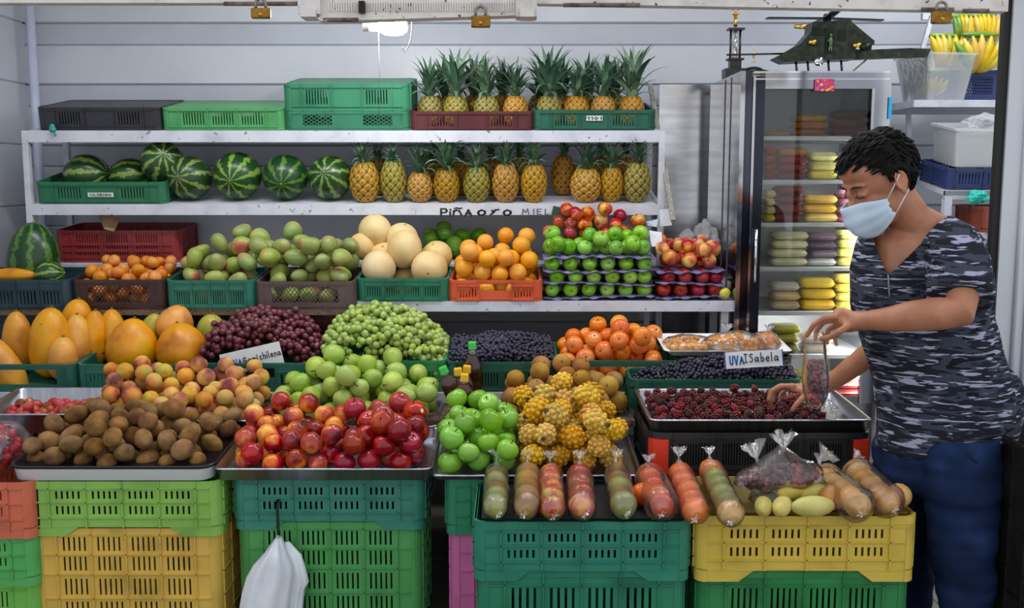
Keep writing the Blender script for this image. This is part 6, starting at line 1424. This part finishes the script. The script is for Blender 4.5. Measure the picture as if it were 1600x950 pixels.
# right hand (reaching into the berries)
sk.tube([B(1284, 606, 3.31), B(1262, 607, 3.34), B(1240, 606, 3.365)], [(.030, .021), (.040, .018), (.040, .014)], 14, upv=(0, 0, 1))
sk.ell(B(1258, 608, 3.34), (.036, .036, .018), 14, 10)
finger([(1243, 603, 3.33), (1222, 603, 3.345), (1207, 610, 3.35), (1203, 624, 3.35)], .0105, .0082)
finger([(1240, 603, 3.355), (1218, 603, 3.375), (1204, 611, 3.385), (1201, 624, 3.385)], .0105, .0082)
finger([(1240, 604, 3.38), (1221, 606, 3.40), (1210, 614, 3.41), (1208, 626, 3.405)], .010, .0078)
finger([(1243, 606, 3.40), (1228, 609, 3.42), (1219, 617, 3.425), (1218, 627, 3.42)], .009, .007)
finger([(1268, 612, 3.32), (1254, 622, 3.31), (1244, 632, 3.315), (1238, 641, 3.32)], .0115, .0088)
body = remesh(sk, .0045, 6, 'person'); body.materials.append(m_skin)
man = put('person', body, None, T(*BASE)); tag(man, 'man in face mask and camouflage shirt filling a bag with blackberries', 'person')
# ---- shirt
m_shirt, nt, b_ = newmat('camouflage_shirt')
v1 = coords(nt, (1, 1, 5.5), 0); sh_ = nt.nodes.new('ShaderNodeVectorMath'); sh_.operation = 'MULTIPLY'
n1 = noisetex(nt, v1, 10, 2, .45, .25); n2 = noisetex(nt, coords(nt, (1, 1, 7.5), 0), 13, 2.2, .55, .35)
c1 = ramp(nt, n1.outputs[0], [(0, '#20222e'), (.46, '#20222e'), (.50, '#3c4250'), (.60, '#3c4250'), (.63, '#15161f'), (1, '#15161f')], 'CONSTANT')
c2 = ramp(nt, n2.outputs[0], [(0, (0, 0, 0)), (.575, (0, 0, 0)), (.60, (1, 1, 1)), (1, (1, 1, 1))])
mx = nt.nodes.new('ShaderNodeMix'); mx.data_type = 'RGBA'; nt.links.new(c2.outputs[0], mx.inputs[0]); nt.links.new(c1.outputs[0], mx.inputs[6]); mx.inputs[7].default_value = rgb('#a3a2bd'); nt.links.new(mx.outputs[2], b_.inputs['Base Color']); b_.inputs['Roughness'].default_value = .85; b_.inputs['Specular IOR Level'].default_value = .2
n3 = noisetex(nt, coords(nt, (1, 1, 1), 0), 9, 3); bump(nt, b_, n3.outputs[0], .5, .03)
s = MB(); torso([(v, u, a * 1.03, b * 1.03) for v, u, a, b in TR], 1, s)
def tubeW(mb, A, k=1): mb.tube([B(u, v, y) for u, v, y, r in A], [r * k for *_, r in A], 20)
tubeW(s, [(1455, 372, 3.0, .07), (1484, 384, 2.93, .080), (1497, 415, 2.86, .083), (1499, 445, 2.81, .084), (1499, 466, 2.775, .084)])
tubeW(s, [(1420, 380, 3.0, .07), (1388, 392, 3.06, .074), (1394, 430, 3.12, .074), (1400, 470, 3.155, .073)])
# loose back tail
s.ell(B(1560, 625, 3.06), (.065, .11, .11), 16, 10)
sm = remesh(s, .0065, 8, 'shirt')
bm = bmesh.new(); bm.from_mesh(sm)
f2 = Vector((-.80, -.60, 0)); l2 = Vector((.60, -.80, 0)); nb = NB.copy()
for v in bm.verts:   # folds
    w = v.co; q = noise.noise(Vector((w.x * 9, w.y * 9, w.z * 5))) * .010 + noise.noise(Vector((w.x * 22, w.y * 22, w.z * 9))) * .004; v.co = w + v.normal * q
bm.faces.ensure_lookup_table(); kill = []
for f in bm.faces:
    c = f.calc_center_median(); d = c - nb; fr_, la = d.x * f2.x + d.y * f2.y, d.x * l2.x + d.y * l2.y
    vneck = fr_ > .0 and abs(la) < .062 + .55 * d.z + .02 and d.z > -.14
    collar = d.z > -.01 and math.hypot(d.x, d.y) < .088
    hem = c.z < sm.vertices[0].co.z - 10
    if vneck or collar: kill.append(f)
bmesh.ops.delete(bm, geom=kill, context='FACES')
bv = [v for v in bm.verts if v.is_boundary]; nbr = {v: [e.other_vert(v) for e in v.link_edges if e.is_boundary] for v in bv}
for _ in range(30):
    new = {v: v.co * .5 + sum((o.co for o in nbr[v]), Vector()) * (.5 / max(1, len(nbr[v]))) for v in bv if len(nbr[v]) == 2}
    for v, c in new.items(): v.co = c
bm.to_mesh(sm); bm.free(); sm.materials.append(m_shirt)
for p in sm.polygons: p.use_smooth = True
so = put('shirt', sm, man); md = so.modifiers.new('cloth', 'SOLIDIFY'); md.thickness = .004; md.offset = 1; so['label'] = 'dark grey short sleeved shirt with pale camouflage streaks'
# ---- jeans
j = MB(); torso([(630, 1480, 84, .125), (660, 1478, 92, .14), (700, 1470, 97, .145), (735, 1466, 97, .15), (760, 1466, 90, .14)], 1, j)
for L, k in ((LEGL, 1.0), (LEGR, .98)): j.tube(L, [.112 * k, .104 * k, .092 * k, .078, .08], 20)
jm = remesh(j, .008, 6, 'jeans')
jn = [v.normal.copy() for v in jm.vertices]
for v, n_ in zip(jm.vertices, jn): v.co += n_ * (noise.noise(Vector((v.co.x * 8, v.co.y * 8, v.co.z * 14))) * .013 + noise.noise(Vector((v.co.x * 5, v.co.y * 5, v.co.z * 34))) * .007)
m_jean = noisy('denim', [(.25, '#0a1326'), (.55, '#15274a'), (.85, '#2b4470')], 7, 5, .8, rnd=0, bmp=.3, bscale=300, spec=.15); jm.materials.append(m_jean); jo = put('jeans', jm, man); jo['label'] = 'dark blue denim jeans'
pk = MB(); pk.tube([B(1512, 702, 2.822) , B(1520, 718, 2.818), B(1535, 730, 2.83), B(1552, 735, 2.86)], .003, 6); pk.obj('pocket_seam', plain('denim_seam', '#0a142c', .8), jo)
for L in (LEGL, LEGR):
    e = L[-1]; b = MB(); b.ell((e.x - .05, e.y - .01, .045), (.135, .048, .045), 16, 10, None, lambda v: Vector((v.x, v.y, max(v.z, -.043)))); b.obj('shoe', plain('shoe_black', '#17181c', .6), man)
# ---- hair
def hb(f):
    P = [(-.12, -.075), (-.085, -.065), (-.045, -.045), (-.034, .0), (-.015, .034), (.008, .030), (.014, -.018), (.028, -.012), (.036, .036), (.05, .066), (.07, .084), (.12, .095)]
    for (a, b), (c, d) in zip(P[:-1], P[1:]):
        if a <= f <= c: return b + (d - b) * (f - a) / (c - a)
    return .09
hm = MB(); hm.ell((0, 0, 0), (.1085, .0875, .106), 56, 40, None, lambda v: v + Vector((-.012, 0, .034)) + v.normalized() * noise.noise(v * 60) * .004)
vs = [Vector(v) for v in hm.v]; fs = [f for f in hm.f if all(vs[i].z > hb(vs[i].x) for i in f)]
used = sorted({i for f in fs for i in f}); mp_ = {i: k for k, i in enumerate(used)}
h2 = MB(); h2.add([HM @ vs[i] for i in used], [tuple(mp_[i] for i in f) for f in fs], True)
rnd = random.Random(3)
for k in range(1100):
    i = rnd.choice(used); p = vs[i]; n = (p - Vector((-.012, 0, .03))).normalized(); front = p.x > .05 and p.z > .055
    fl = Vector((1, 0, .05)) if (p.x > -.03 and p.z > .05) else Vector((-.25, 0, -1))
    fl = (fl - n * fl.dot(n)); fl.normalize()
    d = (fl + n * (.14 if not front else .4) + Vector((rnd.uniform(-.22, .22), rnd.uniform(-.22, .22), rnd.uniform(-.12, .12)))).normalized()
    L = rnd.uniform(.020, .032) * (1.35 if front else 1); q = p - n * .003
    if not front: L = min(L, max(.006, (p.z - hb(p.x)) * 1.1 + .012))
    h2.tube([HM @ q, HM @ (q + d * L * .5 + n * .0025), HM @ (q + d * L)], [.0036, .003, .0004], 5, False)
ho = h2.obj('hair', noisy('black_hair', [(.3, '#040405'), (.7, '#0c0a0a')], 60, 3, .6, rnd=0, spec=.15), man); ho['label'] = 'short tousled black hair'
# ---- eyes and brows
for s in (-1, 1):
    MB().tube([H(.0925, s * .018, -.001), H(.0935, s * .031, -.0045), H(.086, s * .046, -.001)], .0016, 6).obj('eyelashes', plain('lash', '#120c0a', .8), man)
    MB().tube([H(.096, s * .014, .024), H(.0965, s * .030, .030), H(.083, s * .050, .026)], [.0022, .0034, .0014], 6).obj('eyebrow', plain('brow', '#1c120e', .8), man)
# ---- face mask
m_maskf = noisy('mask_cloth', [(.3, '#b9cfe6'), (.7, '#d3e2f0')], 10, 3, .75, bmp=.15, bscale=90); b = MB(); nx, ny = 28, 16; vs = []
for j_ in range(ny + 1):
    t_ = j_ / ny
    for i in range(nx + 1):
        a = R(-66 + 132 * i / nx); side = abs(a) / R(66); ue = (-.014 - .016 * side ** 1.5) * (1 - t_) + (-.128 + .050 * side ** 2.0) * t_
        rf = .107 + .012 * math.sin(PI * t_); lf = .074 + .004 * math.sin(PI * t_)
        rf *= (1 - .12 * max(0, t_ - .55) / .45); fx = -.018 + (rf + .040 * math.exp(-(side / .24) ** 2) * (1 - t_) ** .3) * math.cos(a) ** .85 if math.cos(a) > 0 else -.018
        pl = .0022 * math.sin(t_ * 3 * 2 * PI); vs.append(H(fx + pl + .006, math.sin(a) * (lf + .002), ue))
fs = [(j_ * (nx + 1) + i, j_ * (nx + 1) + i + 1, (j_ + 1) * (nx + 1) + i + 1, (j_ + 1) * (nx + 1) + i) for j_ in range(ny) for i in range(nx)]
b.add(vs, fs, True); mo = b.obj('face_mask', m_maskf, man); md = mo.modifiers.new('t', 'SOLIDIFY'); md.thickness = .002; mo['label'] = 'pale blue surgical face mask'
for s in (-1, 1):
    k0 = vs[nx if s > 0 else 0]; k1 = vs[ny * (nx + 1) + (nx if s > 0 else 0)]; top = H(-.006, s * .0905, .020); lo = H(-.020, s * .086, -.030)
    MB().tube([k0, k0 * .4 + top * .6 + Vector((0, -.002 * s, 0)), top], .0016, 6).obj('ear_loop', plain('elastic', '#e8ecf2', .6), mo); MB().tube([k1, k1 * .5 + lo * .5, lo], .0016, 6).obj('ear_loop', plain('elastic', '#e8ecf2', .6), mo)
# ---- placket seam
from mathutils.bvhtree import BVHTree
bvh = BVHTree.FromPolygons([v.co for v in sm.vertices], [tuple(p.vertices) for p in sm.polygons]); co_ = Vector((0, 0, CH)) - BASE
pp = []
for v in range(412, 470, 8):
    hit = bvh.ray_cast(co_, (B(1386 + (v - 412) * .06, v, 2.9) - co_).normalized())[0]
    if hit: pp.append(hit + Vector((0, -.004, 0)))
if len(pp) > 2: MB().tube(pp, .003, 6).obj('zip', plain('zip_metal', '#8f8c8c', .4, .8), so)
# ---- the bag he fills
tb = thing('held_bag', 'clear plastic bag of blackberries held in the man\'s hand', 'bag', T(*W(1272, 640, 2.985))); iv = tb.matrix_world.translation.copy()
OUT = [(518, 1258, 1286), (532, 1257, 1289), (560, 1256, 1292), (590, 1254, 1296), (615, 1256, 1294), (630, 1261, 1288), (638, 1267, 1281)]
b = MB(); rings = []
for (v, ua, ub) in OUT:
    a, c = W(ua, v, 2.985), W(ub, v, 2.985); hw = (c.x - a.x) / 2; rings.append([Vector(((a.x + c.x) / 2 + hw * math.cos(q) * (1 + .06 * math.sin(q * 5 + v)), 2.985 + min(.034, hw * .85) * math.sin(q) * (1 + .1 * math.sin(q * 4 + v * .1)), a.z)) - iv for q in [2 * PI * i / 26 for i in range(26)]])
b.loft(rings, False, True); b.obj('bag_film', M_film, tb)
q = MB(); rnd = random.Random(8)
for k in range(150):
    t_ = rnd.random(); v = 565 + 66 * t_; hw = .030 * (1 - max(0, t_ - .7) * 1.6); a = rnd.uniform(0, 6.28); rr_ = hw * rnd.uniform(.55, 1); p = W(1275, v, 2.985) - iv; q.ell(p + Vector((rr_ * math.cos(a), rr_ * .75 * math.sin(a), 0)), rnd.uniform(.007, .010), 7, 5)
o = q.obj('blackberry_mass', m_berry, tb); o['kind'] = 'stuff'
# loose folded bag lying at the right end of the berry tray
crumple('plastic_bag', KTR @ Vector((.24, -.03, .035)), (.075, .10, .03), M_film, 'empty clear plastic bag lying at right end of the blackberry tray', 'bag', 12)
